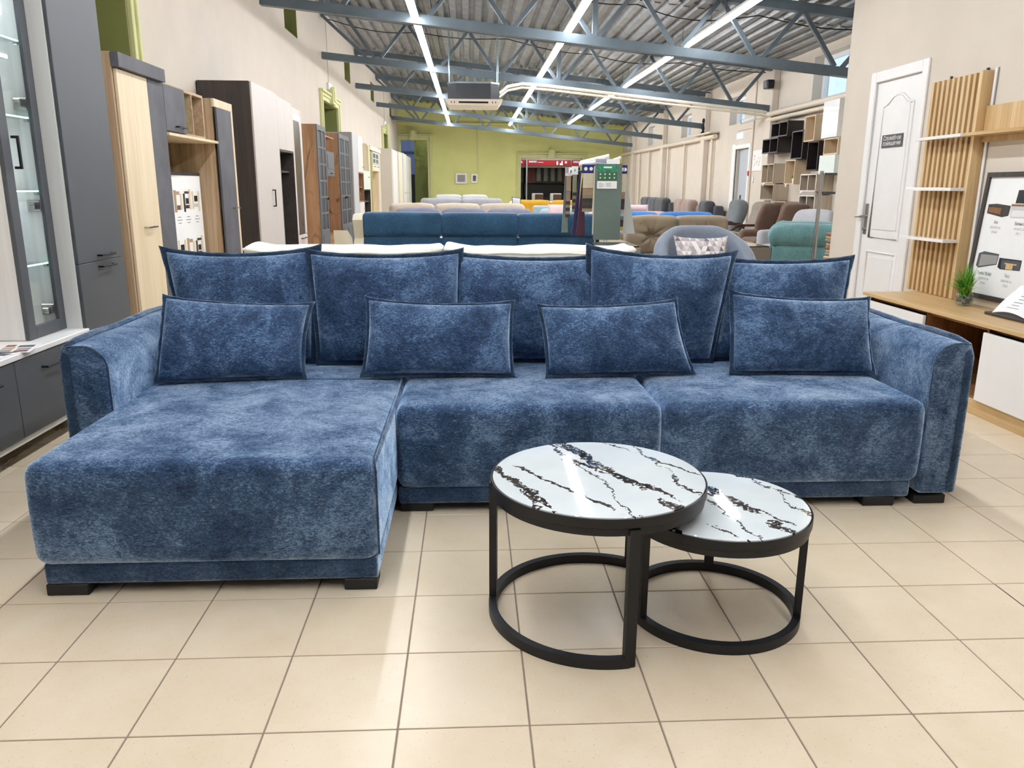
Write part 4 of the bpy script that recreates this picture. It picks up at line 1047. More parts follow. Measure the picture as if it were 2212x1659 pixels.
pic('smoked_grey', [(4.775, 0.755), (4.77, 0.83), (4.72, 0.845), (4.58, 0.838), (4.585, 0.775), (4.75, 0.742)], 0)
pic('mid_grey', [(4.75, 0.752), (4.745, 0.826), (4.585, 0.828), (4.59, 0.78)], 0.0004)
pic('charcoal', [(4.572, 0.762), (4.570, 0.818), (4.375, 0.818), (4.375, 0.758), (4.545, 0.752)], 0)
pic('smoked_grey', [(4.545, 0.758), (4.545, 0.81), (4.38, 0.81), (4.38, 0.762)], 0.0004)
pic('golden_oak', [(4.50, 0.757), (4.50, 0.785), (4.44, 0.785), (4.44, 0.757)], 0.0006)
pic('golden_oak', [(4.515, 0.785), (4.515, 0.793), (4.41, 0.793), (4.41, 0.785)], 0.0007)
pic('wenge', [(4.33, 0.755), (4.33, 0.825), (4.10, 0.825), (4.10, 0.755)], 0); pic('sonoma_oak', [(4.32, 0.765), (4.32, 0.80), (4.20, 0.80), (4.20, 0.765)], 0.0004)
pic('cashmere', [(4.30, 1.06), (4.30, 1.125), (4.08, 1.125), (4.08, 1.06)], 0); pic('sonoma_oak', [(4.29, 1.07), (4.29, 1.10), (4.19, 1.10), (4.19, 1.07)], 0.0004)
dk, gr = MB(), MB()
def cap(y, z, a, b_, c):
    up = Vector((0.05/0.75, 0, 1)).normalized()
    put_text(dk, a, 0.026, PB(y, z, 0.0015), (0, -1, 0), up, stretch=0.8)
    put_text(gr, b_, 0.021, PB(y, z-0.030, 0.0015), (0, -1, 0), up, stretch=0.75); put_text(gr, c, 0.021, PB(y, z-0.056, 0.0015), (0, -1, 0), up, stretch=0.75)
cap(4.67, 1.020, 'Рио', '200х45х53 см', '(Бланк)'); cap(4.455, 1.020, 'Валенсия', '144х45х52 см', '(Миф)')
cap(4.680, 0.712, 'Тумба ТВ-003', '120х37х41 см', '(Стиль)'); cap(4.470, 0.718, 'Тесс', '160х50х46 см', '(Торс)')
part('caption', dk, 'ink_black', t, kind='stuff'); part('caption', gr, 'ink_grey', t, kind='stuff')

# ------------------------------------------------------------------ price card on a dark tray
t = thing('price_stand', 'white price card curled on a dark tray, on the TV cabinet', 'price card', (2.99, 4.1, 0.517))
part('tray', MB().box(2.955, 3.72, 0.517, 3.10, 4.345, 0.532, 0.002), 'wenge', t)
def curl(u, v):
    y = 4.285-0.30*u; a = v
    return Vector((2.958+0.135*a-0.02*math.sin(a*PI), y-0.02*a, 0.534+0.155*a**1.25+0.022*math.sin(u*PI)*(1-a)))
mb = MB().grid(curl, 14, 10); mb.grid(lambda u, v: curl(1-u, v)+Vector((0.0015, 0, -0.0012)), 14, 10)
part('card', mb, 'paper_white', t, 60)
mb = MB(); up = Vector((0.66, -0.1, 0.75)).normalized()
for k in range(6):
    a = 0.25+0.11*k; w_ = (0.16, 0.10, 0.12, 0.08, 0.12, 0.16)[k]
    pts = [curl(0.45-w_, a)+Vector((-0.001, 0, 0.0012)), curl(0.45+w_, a)+Vector((-0.001, 0, 0.0012)), curl(0.45+w_, a+0.025)+Vector((-0.001, 0, 0.0012)), curl(0.45-w_, a+0.025)+Vector((-0.001, 0, 0.0012))]
    mb.add(pts, [(0, 1, 2, 3)])
part('print', mb, 'ink_grey', t, kind='stuff')

# ------------------------------------------------------------------ grass plant in a glass bowl of stones
plain('grass_blade', '#4f8f22', 0.5, var=0.35, scale=6); plain('grass_tip', '#8cc244', 0.5, var=0.25, scale=8)
plain('pebble', '#8f8c88', 0.6, var=0.3, scale=40)
glass('bowl_glass', (0.9, 0.94, 0.94))
PC = Vector((3.035, 4.67, 0.5165))
t = thing('potted_plant', 'green artificial grass in a round glass bowl of grey pebbles', 'plant', tuple(PC))
part('bowl', MB().lathe([(0.0, 0.001), (0.030, 0.001), (0.047, 0.016), (0.055, 0.040), (0.050, 0.066), (0.040, 0.083), (0.037, 0.083), (0.047, 0.065), (0.0515, 0.040), (0.044, 0.018), (0.028, 0.006), (0, 0.006)], 24), 'bowl_glass', t, 60, local=True)
rnd = random.Random(3); mb = MB()
for k in range(46):
    a, r, z = rnd.uniform(0, 2*PI), 0.040*math.sqrt(rnd.random()), rnd.uniform(0.014, 0.055)
    s_ = rnd.uniform(0.007, 0.011); rr = min(r, 0.036 if z > 0.02 else 0.028)
    mb.sphere((rr*math.cos(a), rr*math.sin(a), z), (s_, s_*0.8, s_*0.7), 8, 5)
part('pebbles', mb, 'pebble', t, 60, local=True, kind='stuff')
mbs = [MB(), MB()]
for k in range(230):
    a = rnd.uniform(0, 2*PI); lean = rnd.uniform(0.05, 0.17)*(1.0 if k % 3 else 1.3); hh = rnd.uniform(0.12, 0.235)*(1 if lean < 0.11 else 0.75)
    b0 = Vector((rnd.uniform(-0.022, 0.022), rnd.uniform(-0.022, 0.022), 0.055)); wd = rnd.uniform(0.0022, 0.0042)
    dv = Vector((math.cos(a), math.sin(a), 0)); sd = Vector((-dv.y, dv.x, 0))
    if dv.x > 0.1: lean *= 0.4
    vs = []
    for i in range(6):
        s_ = i/5; p = b0+dv*lean*s_**1.7+Vector((0, 0, hh*(s_-0.28*s_**3*lean/0.1)))
        ww = wd*(1-s_**2)+0.0003
        vs += [p-sd*ww, p+sd*ww]
    mbs[k % 2].add(vs, [(2*i, 2*i+1, 2*i+3, 2*i+2) for i in range(5)])
part('grass', mbs[0], 'grass_blade', t, 60, local=True, kind='stuff'); part('grass', mbs[1], 'grass_tip', t, 60, local=True, kind='stuff')

# ------------------------------------------------------------------ upholstery further back
fabric('ivory_cloth', '#f1ede2', 0.05, sheen=0.2); fabric('blue_velvet', '#345673', 0.24, 45, sheen=0.6, blotch=4); plain('cream_leather', '#ddd4bf', 0.5, var=0.04)
fabric('taupe_cloth', '#988975', 0.08); fabric('grey_blue_velvet', '#8b94a3', 0.10, sheen=0.6); fabric('sky_blue_cloth', '#4b7fc0', 0.1)
fabric('pink_cloth', '#e5cdd0', 0.05); fabric('coral_cloth', '#d9aea4', 0.06); fabric('dark_grey_cloth', '#55565c', 0.12); fabric('rosy_brown_cloth', '#a08b82', 0.08)
fabric('slate_cloth', '#4a4c55', 0.2); fabric('steel_grey_cloth', '#757a7e', 0.1); fabric('mocha_cloth', '#978a80', 0.1); fabric('brown_cloth', '#775f52', 0.1)
fabric('light_grey_velvet', '#b9b8bd', 0.06, sheen=0.5); fabric('turquoise_velvet', '#6b9496', 0.14, 40, sheen=0.6, blotch=7)
fabric('beige_cloth', '#cfc0ae', 0.07); fabric('lilac_grey_cloth', '#84869a', 0.12); fabric('silver_cloth', '#a9aab0', 0.07); fabric('light_silver_cloth', '#c9c9cd', 0.05)
fabric('mustard_cloth', '#cf9d33', 0.08); fabric('pale_blue_cloth', '#abc0c9', 0.06); fabric('cream_cloth', '#e6dccb', 0.05)
wood('mahogany', '#3a211b', '#54332a', grain=(10, 10, 10), rough=0.35)
plain('taupe_panel', '#857a6e', 0.45, var=0.03); plain('dark_glass', '#2a2523', 0.08, var=0.05, coat=0.5)

def sofa(name, label, loc, rotz, w, d, h, mat, n=2, cmat=None, seat_h=0.43, arm=0.16, arm_h=0.60, back_t=0.20, cush_h=None, cush_t=0.20, cat='sofa', group=None, soft_r=0.06, legs=True, tuft=False, body=None, seam=False, cw=None):
    """sofa facing local -y; origin on the floor at its centre"""
    t = thing(name, label, cat, loc, rotz, group); bm = body or mat; cm = cmat or mat
    z0 = 0.08 if legs else 0.01; hw = w/2; hd = d/2; iw = w-2*arm
    part('base', MB().soft(-hw+0.01, -hd+0.02, z0, hw-0.01, hd, 0.28, 0.03, 0, 10, 10, 10), bm, t, 60, local=True)
    part('backrest', MB().soft(-hw, hd-back_t, 0.2, hw, hd, h-0.10, 0.05, 0, 12, 10, 12), bm, t, 60, local=True)
    if arm > 0:
        for s in (-1, 1): part('armrest', MB().soft(min(s*hw, s*(hw-arm)), -hd, 0.1, max(s*hw, s*(hw-arm)), hd-0.03, arm_h, 0.05, 0.01, 10, 12, 12), bm, t, 60, local=True)
    sw = iw/n
    for k in range(n):
        x = -iw/2+sw*k
        part('seat_cushion', MB().soft(x+0.004, -hd-0.01, 0.27, x+sw-0.004, hd-back_t, seat_h, 0.05, 0.02, 12, 12, 10), cm, t, 60, local=True)
    ch = cush_h or (h-seat_h); tw = cw or iw; sw = tw/n
    for k in range(n):
        x = -tw/2+sw*k; seed = k*3.1+loc[0]
        def fn(q, hh, seed=seed):
            nz = mnoise.noise(Vector((q.x*4+seed, q.z*5, 2.0)))
            q2 = q.copy(); q2.y += 0.015*nz
            if q.z > 0: q2.z += 0.012*mnoise.noise(Vector((q.x*5+seed, 1, 0)))
            if tuft:
                r2 = (q.x/hh.x)**2+(q.z/hh.z)**2; a = math.atan2(q.z, q.x); f = max(0, 1-r2)
                if q.y < 0: r_ = math.sqrt(r2); da = abs((a+0.2+PI/8) % (PI/4)-PI/8); q2.y += 0.085*math.exp(-(r_/0.22)**2)+0.034*math.exp(-(da/0.11)**2)*math.exp(-((r_-0.2)/0.38)**2)-0.02*f
            return q2
        c = part('back_cushion', MB().soft(x+0.006, hd-back_t-cush_t+0.04, seat_h+0.005, x+sw-0.006, hd-back_t+0.06, seat_h+ch, 0.075 if not tuft else 0.045, 0.015, 44 if tuft else 20, 12, 40 if tuft else 18, 0.01, fn), cm, t, 89, local=True)
        if seam:
            zz = seat_h+ch-0.035; x0, x1, y0, y1 = x+0.012, x+sw-0.012, hd-back_t-cush_t+0.045, hd-back_t+0.055
            part('piping', MB().tube([(x0, y0, zz), (x1, y0, zz), (x1, y1, zz), (x0, y1, zz)], 0.006, 6, True), cm, c, 60, local=True)
    if legs:
        for sx in (-1, 1):
            for sy in (-1, 1): part('leg', MB().cyl((sx*(hw-0.08), sy*(hd-0.08), 0), (sx*(hw-0.08), sy*(hd-0.08), 0.085), 0.022, 10), 'black_matte', t, local=True)
    return t
R90 = -PI/2
# ivory sofa right behind the blue corner sofa, turned away from it
def ivory():
    t = thing('ivory_sofa', 'ivory sofa standing back to back with the blue corner sofa', 'sofa', (-0.15, 4.5, 0))
    part('base', MB().soft(-1.30, 4.05, 0.06, 1.0, 4.98, 0.30, 0.03, 0, 10, 10, 10), 'ivory_cloth', t, 60)
    part('backrest', MB().soft(-1.30, 4.02, 0.06, 1.0, 4.20, 0.70, 0.04, 0, 10, 10, 10), 'ivory_cloth', t, 60)
    for x in (-1.48, 1.0): part('armrest', MB().soft(x, 4.05, 0.06, x+0.18, 4.98, 0.60, 0.05, 0.01, 10, 12, 10), 'ivory_cloth', t, 60)
    for x0, x1 in ((-1.295, -0.155), (-0.145, 0.995)): part('seat_cushion', MB().soft(x0, 4.45, 0.305, x1, 5.0, 0.45, 0.05, 0.02, 12, 12, 10), 'ivory_cloth', t, 60)
    for k, (x0, x1) in enumerate(((-1.190, -0.155), (-0.140, 0.885))):
        def fn(q, hh, k=k):
            q2 = q.copy(); e = (abs(q.x)/hh.x)**8
            q2.z += 0.032*e*(1 if q.z > 0 else -0.5)+0.010*mnoise.noise(Vector((q.x*6+k*5, q.y*8, 0.3)))*(q.z > 0)
            return q2
        c = part('back_cushion', MB().soft(x0, 4.22, 0.44, x1, 4.50, 0.883, 0.030, 0.018, 30, 12, 14, 0.004, fn), 'ivory_cloth', t, 60)
        pts = []
        for a, b_ in ((x0, 4.218), (x1, 4.218), (x1, 4.502), (x0, 4.502)): pts.append((a, b_))
        path = []
        for i in range(4):
            (a0, b0), (a1, b1) = pts[i], pts[(i+1) % 4]; n = 14 if i % 2 == 0 else 5
            for j in range(n): path.append((a0+(a1-a0)*j/n, b0+(b1-b0)*j/n, 0.868+0.018*abs((a0+(a1-a0)*j/n-(x0+x1)/2)/((x1-x0)/2))**8+0.003*math.sin(j*1.7)))
        part('piping', MB().tube(path, 0.006, 6, True), 'ivory_cloth', c, 60)
    for x in (-1.40, 1.08):
        for y in (4.12, 4.9): part('leg', MB().box(x-0.03, y-0.03, 0, x+0.03, y+0.03, 0.062), 'black_matte', t)
ivory()
# blue velvet sofa with cream leather sides, three raised headrests
def velvet():
    t = thing('velvet_sofa', 'dark blue velvet sofa with three headrests and cream leather ends', 'sofa', (0.1, 8.5, 0))
    xs = [-1.115, -0.305, 0.500, 1.315]
    part('base', MB().soft(-1.2, 7.75, 0.08, 1.35, 8.9, 0.30, 0.03, 0, 10, 10, 10), 'cream_leather', t, 60)
    for k in range(3):
        x0, x1 = xs[k]+0.003, xs[k+1]-0.003
        part('seat_cushion', MB().soft(x0, 7.72, 0.30, x1, 8.45, 0.46, 0.06, 0.02, 12, 12, 10), 'blue_velvet', t, 60)
        part('back_panel', MB().soft(x0, 8.42, 0.40, x1, 8.74, 0.712, 0.02, 0.0, 12, 12, 12, 0.01), 'blue_velvet', t, 60)
        part('headrest', MB().soft(x0, 8.40, 0.712, x1, 8.66, 0.952-0.004*k, 0.030, 0.008, 18, 12, 14, 0.016), 'blue_velvet', t, 60)
    for k, x in enumerate((-1.215, 1.318)):
        prof = [(8.36, 0.62), (8.44, 0.69), (8.42, 0.74), (8.34, 0.88), (8.40, 0.93), (8.62, 0.94), (8.70, 0.82), (8.80, 0.70), (8.86, 0.1), (8.40, 0.1)]
        part('end_panel', MB().prism(prof, 'x', x, x+0.098), 'cream_leather', t)
        part('armrest', MB().soft(x-0.16, 7.74, 0.1, x+0.10, 8.5, 0.62, 0.05, 0.01, 10, 12, 12), 'cream_leather', t, 60)
    prof = [(8.0, 0.63), (8.35, 0.63), (8.42, 0.70), (8.0, 0.80)]
    part('arm_pad', MB().prism([(8.05, 0.622), (8.36, 0.622), (8.30, 0.70), (8.02, 0.79)], 'x', -1.36, -1.22), 'cream_leather', t)
    for k in range(2): part('joint', MB().cyl((xs[k+1]-0.012, 8.38, 0.70), (xs[k+1]+0.012, 8.38, 0.70), 0.018, 10), 'chrome', t)
    for x in (-1.1, 1.25):
        for y in (7.85, 8.8): part('leg', MB().cyl((x, y, 0), (x, y, 0.085), 0.02, 10), 'chrome', t)
velvet()
sofa('taupe_sofa', 'taupe sofa with two deeply tufted back cushions', (2.5, 9.45, 0), 0, 1.66, 0.95, 0.80, 'taupe_cloth', 2, arm=0.20, cush_h=0.455, tuft=True, cush_t=0.24, cw=1.24)
sofa('sky_blue_sofa', 'bright sky blue sofa behind the taupe tufted sofa', (2.75, 11.4, 0), 0, 1.9, 0.95, 0.86, 'sky_blue_cloth', 2, arm=0.14, cush_h=0.445)
sofa('coral_sofa', 'coral pink sofa barely showing behind the sky blue sofa', (2.65, 13.2, 0), 0, 1.7, 0.9, 0.82, 'coral_cloth', 2, cush_h=0.40)
pillow('pink_pillow', 'pale pink pillow resting on the coral sofa', (2.48, 13.05, 0.845), (2.92, 13.05, 0.845), (2.93, 13.12, 0.955), (2.46, 13.12, 0.955), 0.12, 'pink_cloth', 'pink_cloth', 'pink pillows', (0.005, 0.0, 0.01, 0.01), 0.012, 18, 10, seed=21)
sofa('dark_grey_sofa', 'dark grey sofa with quilted back along the far cream wall', (4.80, 21.75, 0), R90, 3.0, 0.95, 0.98, 'dark_grey_cloth', 3, cush_h=0.56, seat_h=0.42)
sofa('rosy_sofa', 'dusty rose brown sofa against the far cream wall', (4.80, 18.5, 0), R90, 1.7, 0.9, 0.96, 'rosy_brown_cloth', 2, cush_h=0.55, seat_h=0.42)
sofa('slate_armchair', 'dark slate velvet armchair at the near end of the rose brown sofa', (4.92, 17.1, 0), R90, 0.82, 0.85, 0.97, 'slate_cloth', 1, cush_h=0.53, arm=0.12, cat='armchair')
sofa('beige_sofa', 'long beige sofa with three plump back cushions, centre left', (-0.23, 14.2, 0), 0, 2.6, 0.95, 0.90, 'beige_cloth', 3, cush_h=0.50, cw=2.42)
sofa('lilac_sofa', 'lilac grey sofa in front of the long beige sofa', (-0.1, 12.5, 0), 0, 2.5, 0.95, 0.86, 'lilac_grey_cloth', 3, cush_h=0.455, cw=2.15)
sofa('silver_sofa', 'silver grey sofa with two wide back cushions before the green wall', (-0.22, 20.1, 0), 0, 2.3, 1.0, 0.94, 'silver_cloth', 2, cush_h=0.52, cw=2.05, cmat='silver_cloth')
sofa('pale_grey_sofa', 'pale grey sofa nearest the green end wall', (-0.24, 22.4, 0), 0, 1.9, 0.95, 0.98, 'light_silver_cloth', 2, cush_h=0.59, cw=1.46)
sofa('mustard_sofa', 'mustard yellow sofa with cream frame', (1.85, 18.2, 0), 0, 1.9, 0.95, 1.02, 'mustard_cloth', 2, cush_h=0.50, seat_h=0.44, body='cream_cloth', cw=1.56)
pillow('silver_pillow', 'silver grey pillow at the left end of the mustard sofa', (0.93, 17.8, 0.62), (1.13, 17.8, 0.60), (1.12, 17.9, 1.0), (0.92, 17.9, 1.03), 0.12, 'light_silver_cloth', 'dark_grey_cloth', None, (0.008, 0, 0.005, 0.005), 0.012, 14, 12, seed=31)
sofa('pale_blue_sofa', 'pale blue sofa in front of the mustard sofa', (1.95, 15.0, 0), 0, 1.5, 0.95, 0.99, 'pale_blue_cloth', 1, arm=0.12, cush_h=0.40, arm_h=0.7)
pillow('pink_pillow', 'pale pink pillow leaning on the pale blue sofa', (1.40, 14.42, 0.70), (1.78, 14.42, 0.70), (1.78, 14.5, 0.93), (1.40, 14.5, 0.93), 0.12, 'pink_cloth', 'pink_cloth', 'pink pillows', (0.006, 0.0, 0.006, 0.006), 0.012, 16, 10, seed=41)

# ------------------------------------------------------------------ grey tub armchair with a triangle-pattern pillow
def tub():
    t = thing('tub_armchair', 'grey blue velvet tub armchair holding a triangle-patterned pillow', 'armchair', (2.12, 7.15, 0))
    cx, cy = 2.12, 7.08
    def shell(r, a, zf):
        ax = a; x = cx+(r+0.02)*math.sin(ax)*1.02; y = cy+r*math.cos(ax)*0.95
        return x, y
    def topz(a):
        s_ = abs(a)/D(112); return 0.875-0.32*max(0, (s_-0.22)/0.78)**1.35
    mb = MB(); N = 36; prof_n = 12
    def P(u, v):
        a = D(-112)+D(224)*u; zt = topz(a); k = v*prof_n
        # closed section: outer wall up, over the roll, inner wall down
        ro, ri = 0.435, 0.315; zb = 0.16
        q = v
        if q < 0.3: r_, z = ro, zb+(zt-0.06-zb)*(q/0.3)
        elif q < 0.7:
            b_ = PI*(q-0.3)/0.4; rm = (ro+ri)/2; r_, z = rm+(ro-ri)/2*math.cos(b_), zt-0.06+0.06*math.sin(b_)
        else: r_, z = ri, (zt-0.06)+(0.30-(zt-0.06))*((q-0.7)/0.3)
        x, y = shell(r_, a, z)
        return (x, y, z)
    mb.grid(P, N, 25)
    sh = part('shell', mb, 'grey_blue_velvet', t, 70)
    for a in (-112, 112):
        ang = D(a); zt = topz(ang); c = []
        for v in range(25): c.append(P(0 if a < 0 else 1, v/24))
        ctr = tuple(sum(p[i] for p in c)/25 for i in range(3)); m2 = MB(); m2.add(c+[(ctr[0], ctr[1]-0.02, ctr[2])], [(i, i+1, 25) for i in range(24)]+[(24, 0, 25)])
        part('arm_front', m2, 'grey_blue_velvet', sh, 70)
    for k in range(-3, 4):
        a = D(18*k); pts = []
        for j in range(8):
            z = 0.42+(topz(a)-0.09-0.42)*j/7; x, y = shell(0.312, a, z); pts.append((x, y, z))
        part('channel', MB().tube(pts, 0.004, 5), 'grey_blue_velvet', sh, 60)
    part('seat', MB().soft(cx-0.31, 6.72, 0.24, cx+0.31, 7.38, 0.46, 0.06, 0.02, 12, 12, 10), 'grey_blue_velvet', t, 60)
    part('base', MB().soft(cx-0.37, 6.78, 0.14, cx+0.37, 7.42, 0.26, 0.03, 0, 10, 10, 10), 'grey_blue_velvet', t, 60)
    for x, y in ((cx-0.28, 6.86), (cx+0.28, 6.86), (cx-0.25, 7.35), (cx+0.25, 7.35)): part('leg', MB().cyl((x, y, 0), (x, y, 0.15), 0.014, 10, 0.020), 'black_matte', t, 60)
tub()
def tri_mat():
    m, nt, b = new_mat('triangle_print')
    tc = nt.nodes.new('ShaderNodeTexCoord'); sx = nt.nodes.new('ShaderNodeSeparateXYZ'); nt.links.new(tc.outputs['Object'], sx.inputs[0])
    S = 24.0
    def fr(x): return math_node(nt, 'FLOOR', x)
    u = math_node(nt, 'MULTIPLY', sx.outputs['X'], S); v = math_node(nt, 'MULTIPLY', sx.outputs['Z'], S)
    a = math_node(nt, 'ADD', u, math_node(nt, 'MULTIPLY', v, 0.5)); c = math_node(nt, 'SUBTRACT', u, math_node(nt, 'MULTIPLY', v, 0.5))
    cb = nt.nodes.new('ShaderNodeCombineXYZ'); nt.links.new(fr(a), cb.inputs[0]); nt.links.new(fr(c), cb.inputs[1]); nt.links.new(fr(v), cb.inputs[2])
    wn = nt.nodes.new('ShaderNodeTexWhiteNoise'); nt.links.new(cb.outputs[0], wn.inputs['Vector'])
    nt.links.new(ramp(nt, wn.outputs['Value'], [(0.0, srgb('#777073')), (0.07, srgb('#b5abb0')), (0.30, srgb('#cfc6ca')), (0.52, srgb('#e2dbde')), (0.74, srgb('#f3f0f0'))], 'CONSTANT'), b.inputs['Base Color'])
    b.inputs['Roughness'].default_value = 0.85
tri_mat()
pillow('patterned_pillow', 'white and mauve triangle-patterned pillow in the grey tub armchair', (1.83, 6.86, 0.47), (2.25, 6.86, 0.47), (2.29, 7.0, 0.80), (1.80, 7.0, 0.805), 0.16, 'triangle_print', 'triangle_print', None, (0.025, 0, 0.012, 0.012), 0.006, 18, 12, seed=51)
# box side tables with dark glass tops
def side_table(label, x0, x1, y0, y1, h):
    t = thing('side_table', label, 'side table', ((x0+x1)/2, (y0+y1)/2, 0), group='taupe box side tables')
    part('body', MB().box(x0, y0, 0.04, x1, y1, h-0.012, 0.006), 'taupe_panel', t); part('glass_top', MB().box(x0+0.012, y0+0.012, h-0.012, x1-0.012, y1-0.012, h, 0.002), 'dark_glass', t)
    part('plinth', MB().box(x0+0.03, y0+0.03, 0, x1-0.03, y1-0.03, 0.04), 'black_matte', t)
side_table('taupe box side table beside the ivory sofa', 1.02, 1.395, 6.45, 6.95, 0.75)
side_table('taupe box side table right of the tub armchair', 2.66, 2.98, 7.75, 8.25, 0.66)

# ------------------------------------------------------------------ chairs along the far right wall
def lounge(name, label, loc, rotz, w, h, mat, wing=False, arm_h=0.58, arm_mat=None, plinth=True, lean=0.09):
    """high-backed armchair facing local -y"""
    t = thing(name, label, 'armchair', loc, rotz, 'high-backed armchairs by the far wall'); hw = w/2
    part('base', MB().soft(-hw+0.02, -0.38, 0.12, hw-0.02, 0.38, 0.32, 0.03, 0, 10, 10, 10), mat, t, 60, local=True)
    part('seat', MB().soft(-hw+0.13, -0.42, 0.30, hw-0.13, 0.25, 0.47, 0.06, 0.02, 12, 12, 10), mat, t, 60, local=True)
    def fn(q, hh):
        q2 = q.copy(); s_ = (q.z+hh.z)/(2*hh.z); q2.y += lean*s_-0.03*math.sin(s_*PI*2); 
        if s_ > 0.8: q2.x *= 1-0.25*((s_-0.8)/0.2)**2
        return q2
    part('backrest', MB().soft(-hw+0.10, 0.12, 0.36, hw-0.10, 0.32, h, 0.08, 0.02, 14, 12, 18, 0.01, fn), mat, t, 89, local=True)
    if wing:
        for s in (-1, 1):
            def fw(q, hh): 
                q2 = q.copy(); s_ = (q.z+hh.z)/(2*hh.z); q2.y += lean*s_-0.06*math.sin(s_*PI); return q2
            x = s*(hw-0.06); part('wing', MB().soft(x-0.055, -0.12, 0.40, x+0.055, 0.30, h-0.02, 0.05, 0.02, 10, 12, 14, 0, fw), mat, t, 89, local=True)
    for s in (-1, 1):
        x = s*(hw-0.065)
        if arm_mat is None: part('armrest', MB().soft(x-0.07, -0.40, 0.12, x+0.07, 0.34, arm_h, 0.055, 0.01, 10, 12, 12), mat, t, 60, local=True)
        else:
            pts = [(x, -0.36, 0.02), (x, -0.46, 0.25), (x, -0.42, 0.50), (x, -0.25, 0.62), (x, 0.05, 0.62), (x, 0.35, 0.50), (x, 0.48, 0.30)]
            part('armrest', MB().tube(pts, 0.022, 8), arm_mat, t, 60, local=True, label='bent dark wooden armrest')
    part('plinth', MB().box(-hw+0.05, -0.34, 0.0, hw-0.05, 0.34, 0.12), 'black_matte', t, local=True)
    return t
lounge('wing_chair', 'brown wing-backed armchair below the wall cubes', (4.76, 12.35, 0), R90+0.12, 0.80, 1.0, 'brown_cloth', True)
lounge('recliner', 'mocha recliner with bent dark wood armrests', (4.72, 13.6, 0), R90+0.12, 0.72, 0.99, 'mocha_cloth', arm_mat='mahogany')
lounge('recliner', 'steel grey recliner with wooden armrests beside the far door', (4.72, 14.85, 0), R90+0.12, 0.72, 1.01, 'steel_grey_cloth', arm_mat='mahogany')
# light grey buttoned chair
t = thing('accent_chair', 'light grey buttoned armchair on dark legs behind the turquoise armchair', 'armchair', (4.45, 10.75, 0), R90+0.55)
part('seat', MB().soft(-0.36, -0.36, 0.26, 0.36, 0.32, 0.47, 0.06, 0.02, 12, 12, 10), 'light_grey_velvet', t, 60, local=True)
def fnb(q, hh):
    s_ = (q.z+hh.z)/(2*hh.z); q2 = q.copy(); q2.y += 0.14*s_; q2.x *= 1-0.22*s_**2; return q2
bk = part('backrest', MB().soft(-0.36, 0.20, 0.40, 0.36, 0.36, 0.92, 0.07, 0.03, 14, 12, 14, 0, fnb), 'light_grey_velvet', t, 89, local=True)
for x, z in ((-0.15, 0.78), (0.15, 0.78), (0, 0.66), (-0.2, 0.56), (0.2, 0.56)): part('button', MB().sphere((x, 0.20+0.14*(z-0.4)/0.52-0.002, z), 0.014, 8, 6), 'silver_cloth', bk, 60, local=True)
for s in (-1, 1):
    def fa(q, hh): 
        q2 = q.copy(); 
        if q.z > 0: q2.z += 0.05*max(0, q.y)/hh.y
        return q2
    part('armrest', MB().soft(min(s*0.28, s*0.39), -0.34, 0.28, max(s*0.28, s*0.39), 0.34, 0.66, 0.05, 0.01, 10, 12, 12, 0, fa), 'light_grey_velvet', t, 60, local=True)
for x, y in ((-0.3, -0.28), (0.3, -0.28), (-0.28, 0.28), (0.28, 0.28)): part('leg', MB().cyl((x*1.08, y*1.08, 0), (x, y, 0.28), 0.014, 8, 0.024), 'wenge', t, 60, local=True)
# turquoise armchair with rolled pillow arms
t = thing('turquoise_armchair', 'turquoise velvet armchair with puffy rolled armrests by the partition', 'armchair', (4.20, 9.6, 0), R90-0.42)
part('base', MB().soft(-0.50, -0.42, 0.03, 0.50, 0.42, 0.34, 0.04, 0, 10, 10, 10), 'turquoise_velvet', t, 60, local=True)
part('seat_cushion', MB().soft(-0.26, -0.50, 0.30, 0.26, 0.25, 0.54, 0.09, 0.03, 14, 14, 12), 'turquoise_velvet', t, 60, local=True)
part('backrest', MB().soft(-0.46, 0.20, 0.3, 0.46, 0.46, 0.78, 0.09, 0.02, 14, 12, 14), 'turquoise_velvet', t, 60, local=True)
for s in (-1, 1):
    x0, x1 = sorted((s*0.26, s*0.52))
    a_ = part('armrest', MB().soft(x0, -0.44, 0.10, x1, 0.40, 0.58, 0.09, 0.0, 12, 14, 12), 'turquoise_velvet', t, 60, local=True)
    def fp(q, hh):
        q2 = q.copy(); e = abs(q.y)/hh.y; q2.z += 0.014*math.sin(q.x*60)*(e > 0.7); return q2
    part('arm_pillow', MB().soft(x0-0.03, -0.50, 0.54, x1+0.03, 0.38, 0.80, 0.125, 0.02, 14, 18, 14, 0, fp), 'turquoise_velvet', a_, 89, local=True)
    part('scroll', MB().tube([(s*0.30, -0.455, 0.12), (s*0.30, -0.46, 0.50), (s*0.38, -0.46, 0.56), (s*0.48, -0.46, 0.50), (s*0.50, -0.455, 0.12)], 0.014, 6), 'turquoise_velvet', a_, 60, local=True)
